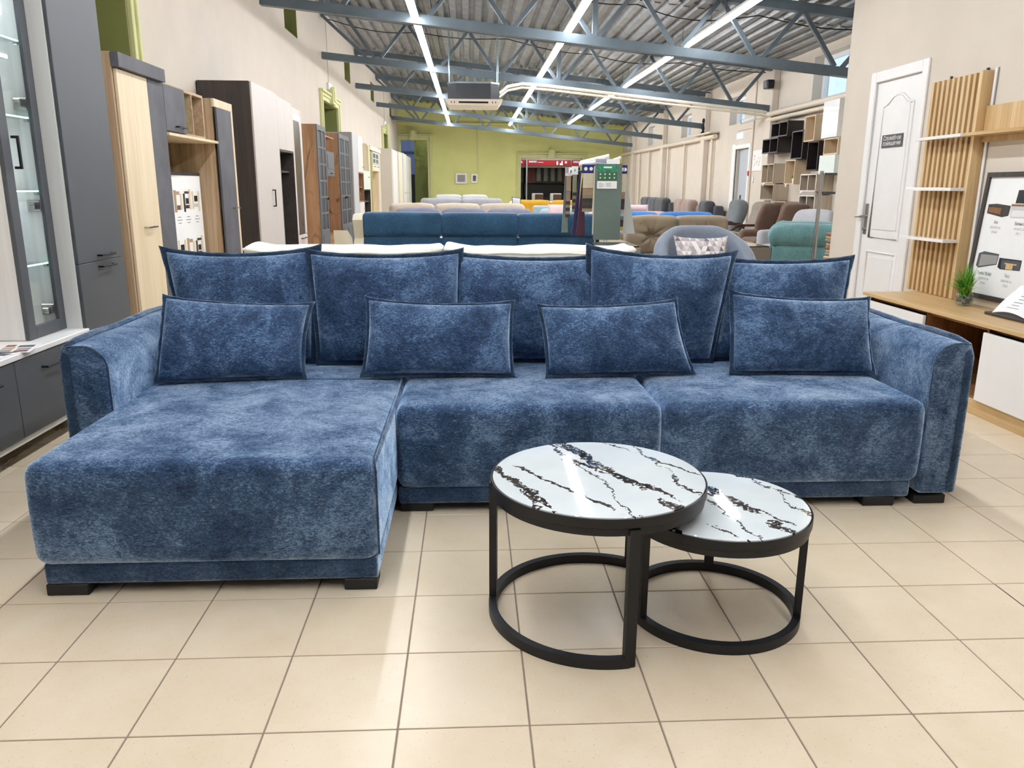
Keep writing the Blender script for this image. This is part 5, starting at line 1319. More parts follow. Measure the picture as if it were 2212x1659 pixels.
# chrome and glass rack
t = thing('glass_rack', 'chrome upright rack with glass shelves in front of the turquoise armchair', 'shelf rack', (3.95, 8.5, 0))
for x, y in ((3.72, 8.42), (4.5, 8.42)): part('pole', MB().cyl((x, y, 0), (x, y, 1.40), 0.020, 12), 'chrome', t, 60)
for z in (1.37, 1.175, 0.35):
    s_ = part('shelf', MB().box(3.73, 8.40, z-0.005, 4.5, 8.82, z+0.005), 'pane_clear', t, label='clear glass shelf')
    part('edge', MB().box(3.74, 8.392, z-0.012, 4.49, 8.40, z+0.012), 'smoked_grey', s_)
solo('sample_stack', MB().box(3.42, 7.05, 0.0, 3.62, 7.25, 0.40, 0.004), 'taupe_panel', 'plain taupe pedestal behind the partition end', 'pedestal', (3.52, 7.15, 0))
rnd = random.Random(5)
for k in range(14):
    z = 0.401+k*0.0305; dx = rnd.uniform(-0.008, 0.008)
    solo('wood_sample', MB().box(3.275+dx, 6.97, z, 3.50+dx, 7.20, z+0.029, 0.006), ('sonoma_oak_flat', 'brown_oak', 'golden_oak_flat', 'taupe_panel')[k % 4], '%s wooden sample board from the bottom of the stack behind the partition edge' % ['lowest', 'second', 'third', 'fourth', 'fifth', 'sixth', 'seventh', 'eighth', 'ninth', 'tenth', 'eleventh', 'twelfth', 'thirteenth', 'topmost'][k], 'sample board', (3.39, 7.08, z), group='stack of wooden sample boards')

# ------------------------------------------------------------------ fabric sample stand
plain('navy_card', '#1f2370', 0.5, var=0.03); fabric('sage_board', '#6e7d79', 0.06); fabric('cream_swatch', '#cdc5b0', 0.06); fabric('plum_swatch', '#4f3545', 0.1); fabric('navy_swatch', '#39355a', 0.1)
fabric('grey_swatch', '#bcc0c0', 0.04); fabric('tan_swatch', '#a58d78', 0.08); fabric('dark_swatch', '#4d433c', 0.1); fabric('moss_swatch', '#8b8a72', 0.08); plain('yellow_card', '#d8b43a', 0.6, var=0.04)
plain('leaf_print', '#2f8a6a', 0.5, var=0.6, scale=70); plain('green_card', '#3d6b4a', 0.5, var=0.04)
t = thing('sample_stand', 'metal stand carrying hanging fabric sample boards', 'display stand', (1.2, 7.5, 0))
part('base', MB().box(0.95, 7.25, 0, 1.45, 7.75, 0.02, 0.004), 'black_metal', t); part('pole', MB().cyl((1.2, 7.5, 0.02), (1.2, 7.5, 1.40), 0.018, 10), 'black_metal', t, 60)
part('arm', MB().cyl((0.93, 7.5, 1.36), (1.46, 7.5, 1.36), 0.010, 8), 'black_metal', t, 60); part('arm', MB().cyl((1.2, 7.26, 1.38), (1.2, 7.74, 1.38), 0.010, 8), 'black_metal', t, 60)
t = thing('fabric_board', 'tall sage green fabric board with a leaf-print label on the sample stand', 'fabric sample', (1.24, 7.23, 0.75), group='fabric samples on the stand')
part('board', MB().box(1.118, 7.225, 0.752, 1.362, 7.238, 1.425, 0.003), 'sage_board', t); part('edge', MB().box(1.108, 7.225, 0.80, 1.117, 7.24, 1.40), 'cream_swatch', t)
lb = part('label_card', MB().box(1.142, 7.220, 1.275, 1.318, 7.2248, 1.425), 'green_card', t)
part('leaf_picture', MB().box(1.142, 7.2185, 1.350, 1.318, 7.2199, 1.425), 'leaf_print', lb)
mb = MB()
for r in range(2):
    for c in range(4): mb.cyl((1.165+c*0.042, 7.2199, 1.332-r*0.032), (1.165+c*0.042, 7.2185, 1.332-r*0.032), 0.007, 8)
part('symbol', mb, 'paper_white', lb, kind='stuff')
part('title', MB().box(1.192, 7.2170, 1.384, 1.268, 7.2184, 1.398), 'paper_white', lb)
wc = part('info_card', MB().box(1.138, 7.212, 1.205, 1.316, 7.2245, 1.272, 0.002), 'paper_white', t)
mb = MB()
for k in range(5): mb.box(1.150, 7.2108, 1.252-k*0.009, 1.150+(0.03, 0.05, 0.04, 0.05, 0.03)[k], 7.2119, 1.255-k*0.009)
for k in range(4): mb.box(1.215, 7.2108, 1.252-k*0.009, 1.262, 7.2119, 1.255-k*0.009)
part('print', mb, 'ink_grey', wc, kind='stuff')
def waterfall(label, x0, x1, y, ztop, head, bands, step=0.030, hdr=True, first=0.25, lean=0.0):
    """stack of swatches, each hanging a little lower than the one before"""
    t = thing('swatch_book', label, 'fabric sample', ((x0+x1)/2, y, ztop-0.6), group='fabric samples on the stand')
    if hdr: 
        h = part('header', MB().box(x0-0.01, y-0.004, ztop-0.075, x1+0.01, y+0.004, ztop, 0.001), head, t)
        for k in range(2): part('dot', MB().cyl((x0+(x1-x0)*(0.25+0.5*k), y-0.005, ztop-0.037), (x0+(x1-x0)*(0.25+0.5*k), y-0.0062, ztop-0.037), 0.016, 12), 'paper_white', h)
    z = ztop-(0.075 if hdr else 0)
    zb = z-first
    part('swatch', MB().box(x0, y-0.012, zb, x1, y-0.005, z, 0.002), bands[0], t)
    for k, m_ in enumerate(bands[1:]):
        part('swatch', MB().box(x0+0.002, y-0.004+k*0.004, zb-step*(k+1), x1-0.002, y-0.001+k*0.004, z, 0.001), m_, t)
    return t
waterfall('cream-fronted swatch book with navy header, left of the sage board', 1.015, 1.112, 7.27, 1.415, 'navy_card', ['cream_swatch', 'tan_swatch', 'tan_swatch', 'moss_swatch', 'dark_swatch', 'slate_cloth', 'dark_swatch', 'taupe_cloth'], first=0.13)
waterfall('cream-fronted swatch book with navy header, right of the sage board', 1.366, 1.408, 7.28, 1.412, 'navy_card', ['cream_swatch', 'tan_swatch', 'tan_swatch', 'dark_swatch', 'slate_cloth', 'dark_swatch', 'silver_cloth', 'pale_blue_cloth', 'steel_grey_cloth', 'plum_swatch', 'slate_cloth', 'yellow_card'], first=0.16, step=0.031)
waterfall('tan swatch book with blue and white card at the left of the stand', 0.895, 0.940, 7.52, 1.395, 'paper_white', ['tan_swatch', 'mocha_cloth', 'tan_swatch', 'mocha_cloth', 'dark_swatch', 'taupe_cloth', 'dark_swatch', 'mocha_cloth', 'dark_swatch'], first=0.14)
waterfall('moss grey swatch book hanging behind the tan one', 0.945, 0.985, 7.452, 1.405, 'paper_white', ['moss_swatch', 'dark_swatch', 'moss_swatch', 'dark_swatch', 'moss_swatch', 'dark_swatch', 'moss_swatch'], first=0.16)
def strip(label, a, b_, wa, wb, y, mat, th=0.02):
    t = thing('fabric_strip', label, 'fabric sample', ((a[0]+b_[0])/2, y, min(a[1], b_[1])), group='fabric samples on the stand')
    vs = [(a[0]-wa/2, y, a[1]), (a[0]+wa/2, y, a[1]), (b_[0]+wb/2, y, b_[1]), (b_[0]-wb/2, y, b_[1])]; vs += [(x, yy+th, z) for x, yy, z in vs]
    part('cloth', MB().add(vs, [(3, 2, 1, 0), (4, 5, 6, 7), (0, 1, 5, 4), (1, 2, 6, 5), (2, 3, 7, 6), (3, 0, 4, 7)]), mat, t)
strip('sage green fabric strip at the far left of the stand', (0.898, 1.36), (0.895, 0.80), 0.015, 0.06, 7.55, 'sage_board')
strip('dark navy fabric strip slanting from the stand', (1.010, 1.36), (0.965, 0.78), 0.014, 0.05, 7.40, 'navy_swatch')
strip('plum fabric strip slanting beside the navy one', (1.030, 1.30), (1.015, 0.78), 0.016, 0.085, 7.34, 'plum_swatch')
strip('large light grey cloth hanging at the right of the stand', (1.418, 1.34), (1.470, 0.80), 0.012, 0.115, 7.36, 'grey_swatch')
for k, (a, b_, r, lab) in enumerate((((1.01, 7.42, 1.43), (1.27, 7.40, 1.492), 0.022, 'rolled white poster on top of the sample stand, uppermost'), ((0.99, 7.36, 1.418), (1.22, 7.36, 1.446), 0.016, 'rolled white poster lying below the uppermost roll on the stand'), ((1.20, 7.30, 1.42), (1.36, 7.31, 1.478), 0.014, 'short rolled white poster at the right on the sample stand'))):
    t = thing('poster_roll', lab, 'poster roll', tuple((Vector(a)+Vector(b_))/2), group='rolled posters on the stand')
    part('roll', MB().cyl(a, b_, r, 16), 'paper_white', t, 60); d_ = (Vector(b_)-Vector(a)).normalized(); part('rim', MB().cyl(b_, Vector(b_)+d_*0.001, r*0.55, 12), 'ink_grey', t)
def blueprint(label, x0, x1, z0, z1, y):
    t = thing('tag_card', label, 'card', ((x0+x1)/2, y, z0), group='blue print cards on the stand')
    part('card', MB().box(x0, y-0.001, z0, x1, y+0.001, z1), 'paper_white', t); mb = MB(); xm = x0+(x1-x0)*0.45
    part('print', MB().box(x0+0.004, y-0.002, z0, xm, y-0.0011, z1), 'navy_card', t)
    for k in range(5): mb.bar((x0+0.006, y-0.0024, z0+(z1-z0)*(0.1+0.2*k)), (xm-0.002, y-0.0024, z0+(z1-z0)*(0.02+0.24*k)), 0.0008, 0.004)
    part('line', mb, 'paper_white', t, kind='stuff')
blueprint('white card with blue mesh print above the sage board', 1.115, 1.335, 1.420, 1.462, 7.217)
blueprint('white card with blue mesh print at the left of the sample stand', 0.885, 0.945, 1.345, 1.395, 7.505)

# ------------------------------------------------------------------ cube shelves on the far right wall (fronts face -x)
wood('ash_warm', '#cbb190', '#dcc7a8', grain=(30, 30, 1.4), rough=0.5); wood('ash_grey', '#a99a86', '#c0b19c', grain=(40, 40, 1.2), rough=0.5)
plain('black_brown', '#2a2223', 0.45, var=0.08); plain('smoke_edge', '#5b5758', 0.5, var=0.05)
def cube(name, label, y0, y1, z0, z1, mat, inner, edge=None, split=0, closed=False, depth=0.26, group='cube shelves on the far wall', t_=0.018):
    xf, xb = 5.415-depth, 5.415
    t = thing(name, label, 'wall shelf', (xb-depth/2, (y0+y1)/2, z0), group=group)
    part('frame', MB().box(xf, y0, z0, xb, y0+t_, z1).box(xf, y1-t_, z0, xb, y1, z1).box(xf, y0+t_, z1-t_, xb, y1-t_, z1).box(xf, y0+t_, z0, xb, y1-t_, z0+t_), mat, t)
    part('back', MB().box(xb-0.008, y0+t_, z0+t_, xb-0.001, y1-t_, z1-t_), inner, t)
    if split:
        ym = (y0+y1)/2; part('divider', MB().box(xf+0.002, ym-t_/2, z0+t_, xb-0.008, ym+t_/2, z1-t_), mat, t)
    if edge:
        e = MB().box(xf-0.002, y0, z0, xf, y0+t_, z1).box(xf-0.002, y1-t_, z0, xf, y1, z1).box(xf-0.002, y0, z1-t_, xf, y1, z1).box(xf-0.002, y0, z0, xf, y1, z0+t_)
        if split: e.box(xf-0.002, ym-t_/2, z0, xf, ym+t_/2, z1)
        part('edge_band', e, edge, t)
    if closed:
        part('door', MB().box(xf-0.02, y0, z0, xf-0.001, y1, z1, 0.002), closed, t)
    return t
cube('cube_shelf', 'upper black two-compartment cube shelf on the far wall', 13.12, 13.83, 2.065, 2.30, 'black_brown', 'black_brown', 'smoke_edge', 1)
cube('cube_shelf', 'lower black two-compartment cube shelf, offset toward the far door', 13.49, 14.20, 1.818, 2.062, 'black_brown', 'black_brown', 'smoke_edge', 1)
cube('cube_shelf', 'tall black cube shelf beside the double black shelves', 12.46, 12.90, 1.68, 2.11, 'black_brown', 'black_brown', 'smoke_edge')
cube('cube_shelf', 'tall light ash cube shelf next to the white wall cabinet', 12.07, 12.44, 1.925, 2.30, 'ash_warm', 'ash_warm')
cube('cube_shelf', 'tall black cube shelf below the light ash one', 11.87, 12.255, 1.49, 1.918, 'black_brown', 'black_brown')
cube('wall_cabinet', 'white closed wall cabinet at the top near the partition edge', 11.275, 11.78, 1.935, 2.445, 'white_lacquer', 'white_lacquer', closed='white_gloss')
cube('cube_shelf', 'light ash cube shelf under the white wall cabinet', 11.24, 11.70, 1.70, 1.93, 'ash_warm', 'ash_warm')
cube('wall_cabinet', 'pale mint wall cabinet hanging below the ash cube', 11.25, 11.76, 1.42, 1.695, 'mint_white', 'mint_white', closed='mint_white')
cube('cube_shelf', 'grey ash cube shelf with white edges below the black shelves', 13.57, 14.13, 1.315, 1.64, 'ash_grey', 'ash_warm', 'ash_warm', 1)
cube('cube_shelf', 'light ash cube shelf holding a small plant', 12.69, 13.08, 1.293, 1.675, 'ash_warm', 'ash_warm')
cube('cube_shelf', 'white-edged double ash cube shelf, upper of the pair', 11.84, 12.43, 1.183, 1.443, 'ash_grey', 'ash_grey', 'white_lacquer', 1)
cube('cube_shelf', 'white-edged double ash cube shelf, lower of the pair', 11.83, 12.42, 0.86, 1.128, 'ash_grey', 'ash_grey', 'white_lacquer', 1)
cube('cube_shelf', 'grey ash cube shelf lowest beside the far door', 13.52, 14.13, 1.03, 1.30, 'ash_grey', 'ash_grey')
cube('cube_shelf', 'small grey ash cube just above the recliners', 12.95, 13.45, 0.86, 1.02, 'ash_grey', 'ash_grey')
t = thing('topiary', 'tiny round green plant in a white pot on an ash cube shelf', 'plant', (5.25, 12.88, 1.3115))
part('pot', MB().lathe([(0, 0), (0.035, 0), (0.048, 0.075), (0.043, 0.075), (0.032, 0.01), (0, 0.01)], 16), 'white_lacquer', t, 60, local=True)
mb = MB(); rnd = random.Random(8)
for k in range(160):
    a, b_ = rnd.uniform(0, 2*PI), rnd.uniform(0, PI/2); d_ = Vector((math.cos(a)*math.cos(b_), math.sin(a)*math.cos(b_), math.sin(b_))); p = Vector((0, 0, 0.075))
    q = p+Vector((d_.x*0.055, d_.y*0.055, d_.z*0.05)); s_ = d_.cross(Vector((0.3, 0.2, 1))).normalized()*0.006
    mb.add([p, q-s_, q+d_*0.01, q+s_], [(0, 1, 2, 3)])
part('leaves', mb, 'leaf_green', t, local=True, kind='stuff')
for k, (y, z, lab) in enumerate(((12.98, 1.245, 'curled white price tag under the ash cube with the plant'), (14.0, 1.262, 'curled white price tag under the grey ash cube by the door'), (12.36, 1.13, 'curled white price tag between the white-edged double cubes'), (13.95, 1.755, 'curled white price tag under the lower black cubes'))):
    mb = MB().grid(lambda u, v: (5.145-0.02*math.sin(v*PI), y-0.05*u-0.03*v, z+0.06*v), 3, 6); mb.grid(lambda u, v: (5.147-0.02*math.sin(v*PI), y-0.05*(1-u)-0.03*v, z+0.06*v), 3, 6)
    solo('price_tag', mb, 'paper_white', lab, 'price tag', (5.145, y, z), 60, group='curled price tags on the cube shelves')

# ------------------------------------------------------------------ far right wall: pilasters, pipes, door, fittings
tn += 1
for k, y in enumerate(TR_Y[3:]):
    tn += 1; struct('trim_%d' % tn, MB().box(5.30, y-0.14, 0, 5.42, y+0.14, 3.3, 0.01), 'wall_cream', label='cream pilaster under a roof truss')
def pipe(label, pts, r, mat='paint_cream', name='pipe'):
    return solo(name, MB().tube(pts, r, 10), mat, label, 'pipe', tuple(pts[0]), 60, group='cream painted pipes on the far wall')
pipe('upper cream pipe running above the cube shelves', [(5.28, 7.0, 2.50), (5.28, 14.9, 2.50)], 0.045)
pipe('lower cream pipe running above the cube shelves', [(5.33, 7.0, 2.41), (5.33, 14.5, 2.41)], 0.035)
pipe('cream horizontal pipe along the far wall toward the green wall', [(5.33, 17.6, 2.33), (5.33, 28.6, 2.38)], 0.05)
for k, y in enumerate((17.9, 20.2, 21.9, 24.2, 25.6)):
    pipe(['cream vertical pipe nearest the far door', 'cream vertical pipe second from the far door', 'cream vertical pipe in the middle of the far wall', 'cream vertical pipe second from the green wall', 'cream vertical pipe nearest the green wall'][k], [(5.36, y, 0.1), (5.36, y, 2.3)], 0.03)
pipe('thin cream conduit rising beside the far door', [(5.40, 15.44, 0.3), (5.40, 15.44, 3.2)], 0.015)
pipe('thin cream conduit over the far door', [(5.40, 15.46, 2.36), (5.40, 16.35, 2.36)], 0.012)
d2 = struct('door_2', MB().box(5.40, 15.54, 0, 5.44, 15.62, 2.08, 0.004).box(5.40, 16.42, 0, 5.44, 16.62, 2.10, 0.004).box(5.40, 15.62, 2.0, 5.44, 16.42, 2.08, 0.004), 'pvc_white', label='white frame of the far service door')
plain('door_grey', '#b9c0c9', 0.4, var=0.03)
struct('leaf', MB().box(5.47, 15.66, 0.01, 5.51, 16.12, 1.99, 0.003), 'door_grey', parent=d2); struct('leaf', MB().box(5.50, 16.17, 0.01, 5.54, 16.40, 1.99, 0.003), 'door_grey', parent=d2)
struct('dark_gap', MB().box(5.55, 15.63, 0.0, 5.57, 16.41, 1.99), 'charcoal', parent=d2); struct('latch', MB().box(5.455, 16.08, 0.95, 5.47, 16.12, 1.10, 0.003), 'black_metal', parent=d2)
solo('exit_sign', MB().box(5.385, 16.02, 2.19, 5.418, 16.34, 2.30, 0.004), 'screen_blue', 'small lit blue exit sign above the far service door', 'exit sign', (5.40, 16.2, 2.19), group='lit exit signs')
t = thing('evacuation_plan', 'white framed evacuation plan beside the far door', 'notice', (5.41, 15.1, 1.55))
part('frame', MB().box(5.402, 14.86, 1.55, 5.418, 15.37, 1.93, 0.003), 'white_lacquer', t)
mb = MB(); rnd = random.Random(4)
for k in range(14):
    y, z = 14.92+rnd.random()*0.36, 1.62+rnd.random()*0.24; mb.box(5.4005, y, z, 5.4015, y+rnd.uniform(0.01, 0.07), z+0.008)
    mb.box(5.4005, y, z, 5.4015, y+0.006, z+rnd.uniform(0.02, 0.06))
part('plan_lines', mb, 'ink_grey', t, kind='stuff')
solo('fire_call_point', MB().box(5.385, 15.47, 1.47, 5.418, 15.56, 1.56, 0.006), 'red_paint', 'small red fire alarm call point beside the far door', 'alarm', (5.4, 15.51, 1.47))
solo('remote_control', MB().box(5.40, 15.27, 1.33, 5.418, 15.32, 1.45, 0.005), 'pvc_white', 'white wall-mounted remote control under the evacuation plan', 'remote', (5.41, 15.3, 1.33))
t = thing('security_camera', 'white security camera at the end of the cream pipes', 'camera', (5.2, 15.1, 2.44))
part('body', MB().cyl((5.28, 15.0, 2.50), (5.12, 15.25, 2.44), 0.045, 12), 'pvc_white', t, 60); part('lens', MB().cyl((5.12, 15.25, 2.44), (5.11, 15.265, 2.437), 0.038, 12), 'black_matte', t, 60); part('mount', MB().cyl((5.28, 15.0, 2.50), (5.42, 15.0, 2.52), 0.018, 8), 'pvc_white', t, 60)
t = thing('flood_lamp', 'small black floodlight on the pilaster under the second truss', 'lamp', (5.22, 14.4, 2.95))
part('body', MB().box(5.16, 14.20, 2.92, 5.28, 14.42, 3.06, 0.01), 'black_metal', t); part('bracket', MB().bar((5.28, 14.31, 3.0), (5.31, 14.31, 3.0), 0.05, 0.05), 'black_metal', t); part('lens', MB().box(5.153, 14.22, 2.94, 5.16, 14.40, 3.04), 'smoked_grey', t)
t = thing('figurine', 'small black figurine on the cream ledge of the far wall', 'figurine', (5.28, 18.7, 2.40))
part('ledge', MB().box(5.2, 17.6, 2.40, 5.40, 19.0, 2.43, 0.004), 'paint_cream', t)
part('figure', MB().lathe([(0, 0.0), (0.06, 0.0), (0.05, 0.03), (0.02, 0.06), (0.045, 0.11), (0.02, 0.17), (0.01, 0.22), (0.035, 0.25), (0.03, 0.31), (0, 0.34)], 12, (5.28, 18.4, 2.432)), 'black_matte', t, 60)

# ------------------------------------------------------------------ cassette air conditioners and fittings under the roof
def cassette(label, cx, y0, z0, w_=0.84, gr=0.95, pipes=False):
    t = thing('air_conditioner', label, 'air conditioner', (cx, y0+gr/2, z0)); g = gr/2; h = w_/2; cy = y0+gr/2
    c = 0.14; oct_ = [(cx-h, cy-h+c), (cx-h+c, cy-h), (cx+h-c, cy-h), (cx+h, cy-h+c), (cx+h, cy+h-c), (cx+h-c, cy+h), (cx-h+c, cy+h), (cx-h, cy+h-c)]
    part('body', MB().prism(oct_, 'z', z0+0.09, z0+0.335), 'graphite_edge', t); part('lid', MB().prism([(cx+(x-cx)*1.015, cy+(y-cy)*1.015) for x, y in oct_], 'z', z0+0.335, z0+0.36), 'galvanised', t)
    prof = [(cx-g+0.07, cy-g+0.07, z0), (cx+g-0.07, cy-g+0.07, z0), (cx+g-0.07, cy+g-0.07, z0), (cx-g+0.07, cy+g-0.07, z0), (cx-g, cy-g, z0+0.09), (cx+g, cy-g, z0+0.09), (cx+g, cy+g, z0+0.09), (cx-g, cy+g, z0+0.09)]
    p_ = part('panel', MB().add(prof, [(3, 2, 1, 0), (0, 1, 5, 4), (1, 2, 6, 5), (2, 3, 7, 6), (3, 0, 4, 7), (4, 5, 6, 7)]), 'cream_lacquer', t)
    for a, b_ in ((-0.24, 0.24),):
        y = cy-g+0.033; part('vent', MB().add([(cx+a, y-0.013, z0+0.065), (cx+b_, y-0.013, z0+0.065), (cx+b_, y+0.012, z0+0.030), (cx+a, y+0.012, z0+0.030)], [(0, 1, 2, 3)]), 'black_metal', p_)
    for x in (-0.36, -0.31, 0.31, 0.36):
        y = cy-g+0.033; part('slot', MB().add([(cx+x-0.008, y-0.013, z0+0.065), (cx+x+0.008, y-0.013, z0+0.065), (cx+x+0.008, y+0.012, z0+0.030), (cx+x-0.008, y+0.012, z0+0.030)], [(0, 1, 2, 3)]), 'smoked_grey', p_)
    for x, y in ((-h+0.02, -0.3), (h-0.02, -0.3), (-h+0.02, 0.3), (h-0.02, 0.3)): part('hanger', MB().cyl((cx+x, cy+y, z0+0.30), (cx+x, cy+y, top_z(cx+x)+0.06), 0.006, 6), 'galvanised', t)
    if pipes:
        pts = [(cx+h, cy-0.1, z0+0.22), (cx+h+0.15, cy, z0+0.34), (cx+h+0.4, cy+0.1, z0+0.40)]+[(x, cy+0.12, bot_z(x)-0.11) for x in (1.3, 2.2, 3.2, 4.2, 5.0)]+[(5.12, cy+0.12, bot_z(5.12)-0.12)]
        part('insulated_pipe', MB().tube(pts, 0.028, 10), 'cream_lacquer', t, 60); part('insulated_pipe', MB().tube([(x+0.0, y-0.02, z-0.062) for x, y, z in pts], 0.020, 10), 'cream_lacquer', t, 60)
    return t
cassette('ceiling cassette air conditioner hanging in the middle with cream pipes', 0.065, 13.45, 2.515, pipes=True)
cassette('near ceiling cassette air conditioner cut off by the top of the view', 0.045, 6.54, 2.80)
for k, (x, y, lab) in enumerate(((2.55, 9.2, 'round white smoke detector between the nearest roof lights'), (2.1, 15.6, 'round white smoke detector farther along the roof deck'))):
    t = thing('smoke_detector', lab, 'smoke detector', (x, y, top_z(x)), group='white smoke detectors')
    z = top_z(x)+0.078; part('base', MB().cyl((x, y, z), (x, y, z-0.03), 0.055, 16), 'pvc_white', t, 40); part('sensor', MB().lathe([(0, -0.075), (0.03, -0.075), (0.045, -0.05), (0.05, -0.03), (0, -0.03)], 16, (x, y, z)), 'pvc_white', t, 50)
for k, (y, sagm, lab) in enumerate(((11.0, 0.10, 'thin dark cable sagging behind the nearest truss'), (15.0, 0.06, 'thin dark cable strung behind the second truss'))):
    pts = [(-2.45+7.8*i/40, y+0.25*math.sin(i*0.3), top_z(-2.45+7.8*i/40)-0.02-sagm*abs(math.sin(i*PI/8))) for i in range(41)]
    solo('cable', MB().tube(pts, 0.008, 6), 'black_metal', lab, 'cable', pts[20], 60, group='roof cables')
# exit signs on the left wall above the green openings
for y, z, lab in ((14.93, 2.93, 'lit white exit sign above the nearer green doorway'), (24.3, 3.03, 'lit white exit sign above the farther green doorway')):
    t = thing('exit_sign', lab, 'exit sign', (-2.46, y, z), group='lit exit signs')
    part('case', MB().box(-2.498, y-0.16, z-0.06, -2.46, y+0.16, z+0.06, 0.004), 'white_lacquer', t); part('screen', MB().box(-2.4595, y-0.13, z-0.05, -2.457, y+0.13, z+0.05), 'screen_blue', t)
    part('wire', MB().cyl((-2.49, y-0.02, z+0.06), (-2.49, y-0.02, 4.0), 0.004, 5), 'mid_grey', t)

# ------------------------------------------------------------------ end wall fittings and rooms beyond
def hydrant(label, x0, x1, z0, z1, inner):
    t = thing('wall_box', label, 'wall box', ((x0+x1)/2, 28.76, z0))
    part('frame', MB().box(x0, 28.72, z0, x1, 28.8, z0+0.06, 0.004).box(x0, 28.72, z1-0.06, x1, 28.8, z1, 0.004).box(x0, 28.72, z0+0.06, x0+0.06, 28.8, z1-0.06, 0.004).box(x1-0.06, 28.72, z0+0.06, x1, 28.8, z1-0.06, 0.004), 'white_lacquer', t)
    part('door', MB().box(x0+0.06, 28.735, z0+0.06, x1-0.06, 28.76, z1-0.06), inner, t); part('lock', MB().cyl((x1-0.085, 28.735, z0+0.1), (x1-0.085, 28.725, z0+0.1), 0.02, 10), 'nickel', t)
hydrant('white hydrant cabinet with window on the green end wall', -0.51, -0.11, 1.36, 1.72, 'mid_grey')
hydrant('small white meter box on the green end wall', 0.04, 0.27, 1.39, 1.70, 'smoked_grey')
bl = struct('wall_beyond', MB().box(-4.5, 31.0, 0, 0.2, 31.1, 3.6).box(-4.6, 29.2, 0, -4.5, 31.1, 3.6).box(0.2, 29.2, 0, 0.3, 34.6, 3.6), 'blue_daylight_tint', label='wall of the room beyond the left doorway, bluish daylight put into its colour')
struct('blind_band', MB().box(-3.4, 30.95, 2.45, -1.0, 31.0, 2.53), 'dark_room', parent=bl)
struct('dark_glazing', MB().box(-3.2, 30.95, 0.1, -1.2, 30.99, 1.7), 'charcoal', parent=bl)
struct('ceiling_beyond', MB().box(-4.6, 29.2, 3.6, 6.0, 34.7, 3.7), 'blue_daylight_tint')
struct('wall_kitchen', MB().box(0.3, 34.5, 0, 6.0, 34.6, 3.6).box(5.9, 29.2, 0, 6.0, 34.6, 3.6), 'charcoal')
def banner(label, x0, x1, txt):
    t = thing('banner', label, 'banner', ((x0+x1)/2, 31.5, 2.05), group='red kitchen banners')
    part('board', MB().box(x0, 31.5, 2.07, x1, 31.54, 2.28, 0.003), 'red_paint', t); mb = MB()
    for k in range(txt): mb.box(x0+0.06+k*0.062, 31.497, 2.185, x0+0.108+k*0.062, 31.499, 2.25)
    if txt > 3: mb.box(x0+0.4, 31.497, 2.185, x0+0.62, 31.499, 2.205)
    mb.box(x1-0.55, 31.497, 2.10, x1-0.48, 31.499, 2.24).box(x1-0.42, 31.497, 2.09, x1-0.30, 31.499, 2.17).box(x1-0.36, 31.497, 2.17, x1-0.30, 31.499, 2.25).box(x1-0.22, 31.497, 2.16, x1-0.14, 31.499, 2.24)
    part('lettering', mb, 'paper_white', t, kind='stuff')
banner('red banner at the left of the end doorway', 1.2, 2.17, 0); banner('long red banner in the middle of the end doorway', 2.22, 3.90, 5); banner('red banner at the right of the end doorway', 3.95, 5.2, 5)
struct('wall_kitchen_lintel', MB().box(0.3, 31.55, 2.0, 5.9, 31.6, 3.6), 'mid_grey')
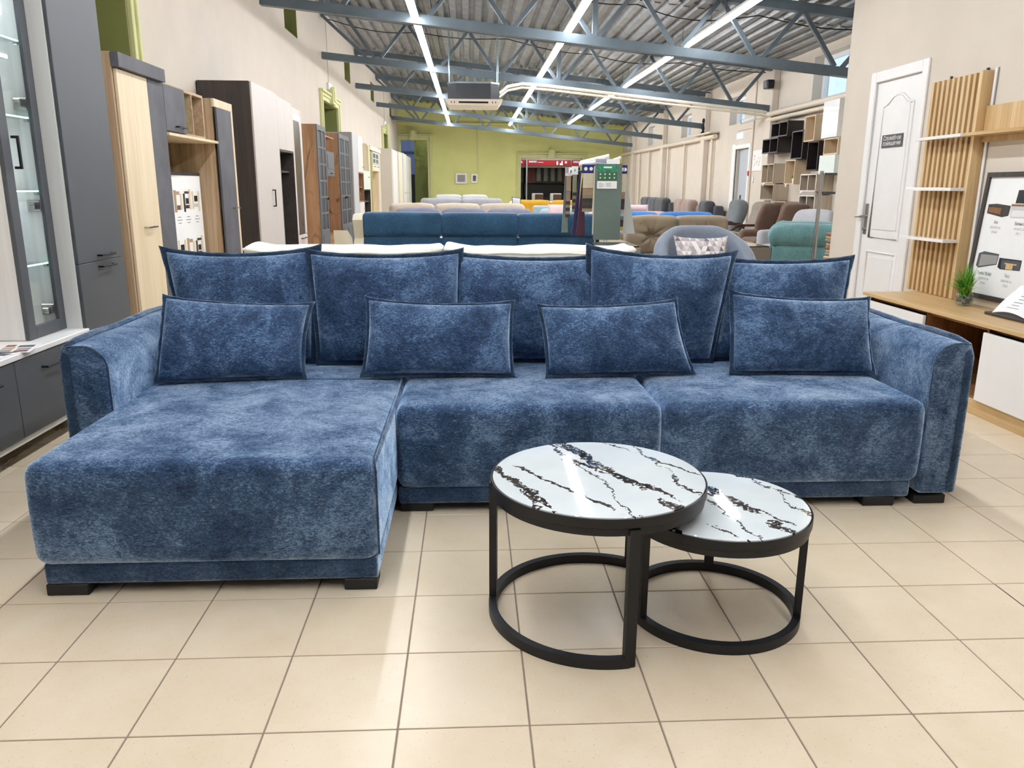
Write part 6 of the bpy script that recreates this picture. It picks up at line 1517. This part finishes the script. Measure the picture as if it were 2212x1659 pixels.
def kitchen(label, x0, x1, uppers, splash):
    t = thing('kitchen_unit', label, 'kitchen', ((x0+x1)/2, 33.0, 0), group='display kitchens beyond the end doorway')
    part('base', MB().box(x0, 32.4, 0.0, x1, 33.0, 0.86), 'charcoal', t); part('worktop', MB().box(x0, 32.38, 0.86, x1, 33.0, 0.90), 'black_matte', t); part('splashback', MB().box(x0, 33.0, 0.9, x1, 33.05, 2.1), splash, t)
    for a, b_, m_, gl in uppers:
        d = part('upper_door', MB().box(a, 32.6, 1.42, b_, 33.0, 2.06, 0.003), m_, t)
        if gl: part('pane', MB().box(a+0.06, 32.594, 1.50, b_-0.06, 32.599, 2.0), 'mid_grey', d)
kitchen('dark display kitchen with grey stone fronts at the left of the end doorway', 1.0, 2.15, [(1.0, 1.55, 'concrete_dark', False), (1.56, 2.14, 'concrete_dark', False)], 'charcoal')
kitchen('dark display kitchen with red and black glazed doors in the end doorway', 2.22, 4.1, [(2.24, 2.62, 'maroon', False), (2.63, 2.90, 'charcoal', True), (2.91, 3.18, 'charcoal', True), (3.19, 3.46, 'charcoal', True), (3.47, 3.74, 'charcoal', True), (3.75, 4.1, 'maroon', False)], 'charcoal')
solo('partition_post', MB().box(2.165, 31.4, 0, 2.215, 31.5, 2.3, 0.004), 'pale_grey', 'light grey post between the two display kitchens', 'post', (2.19, 31.45, 0))
for k, x in enumerate((2.55, 3.25)):
    t = thing('dining_chair', ['white and brown dining chair, left one in the end doorway', 'white and brown dining chair, right one in the end doorway'][k], 'chair', (x, 30.6, 0), group='dining chairs in the end doorway')
    part('backrest', MB().soft(x-0.20, 30.75, 0.50, x+0.24, 30.83, 1.03, 0.035, 0, 10, 10, 10), 'white_lacquer', t, 60); part('back_pad', MB().soft(x-0.08, 30.71, 0.52, x+0.235, 30.755, 1.0, 0.02, 0, 10, 10, 10), 'brown_cloth', t, 60)
    part('seat', MB().soft(x-0.22, 30.35, 0.42, x+0.24, 30.8, 0.50, 0.035, 0, 10, 10, 10), 'brown_cloth', t, 60)
    for a, b_ in ((-0.18, 30.4), (0.2, 30.4), (-0.18, 30.76), (0.2, 30.76)): part('leg', MB().cyl((x+a, b_, 0), (x+a, b_, 0.43), 0.018, 8), 'black_metal', t)

# unseen lamps added to brighten the two rooms beyond
for x, y, lab in ((2.6, 30.6, 'added, unseen tube light brightening the kitchen room beyond the end doorway'), (3.6, 30.6, 'second added, unseen tube light brightening the kitchen beyond the end doorway'), (-1.0, 30.3, 'added, unseen tube light brightening the room beyond the left doorway')):
    copy_tree(lp, (x, y, 3.25), label=lab, group='added tube lights in the rooms beyond')
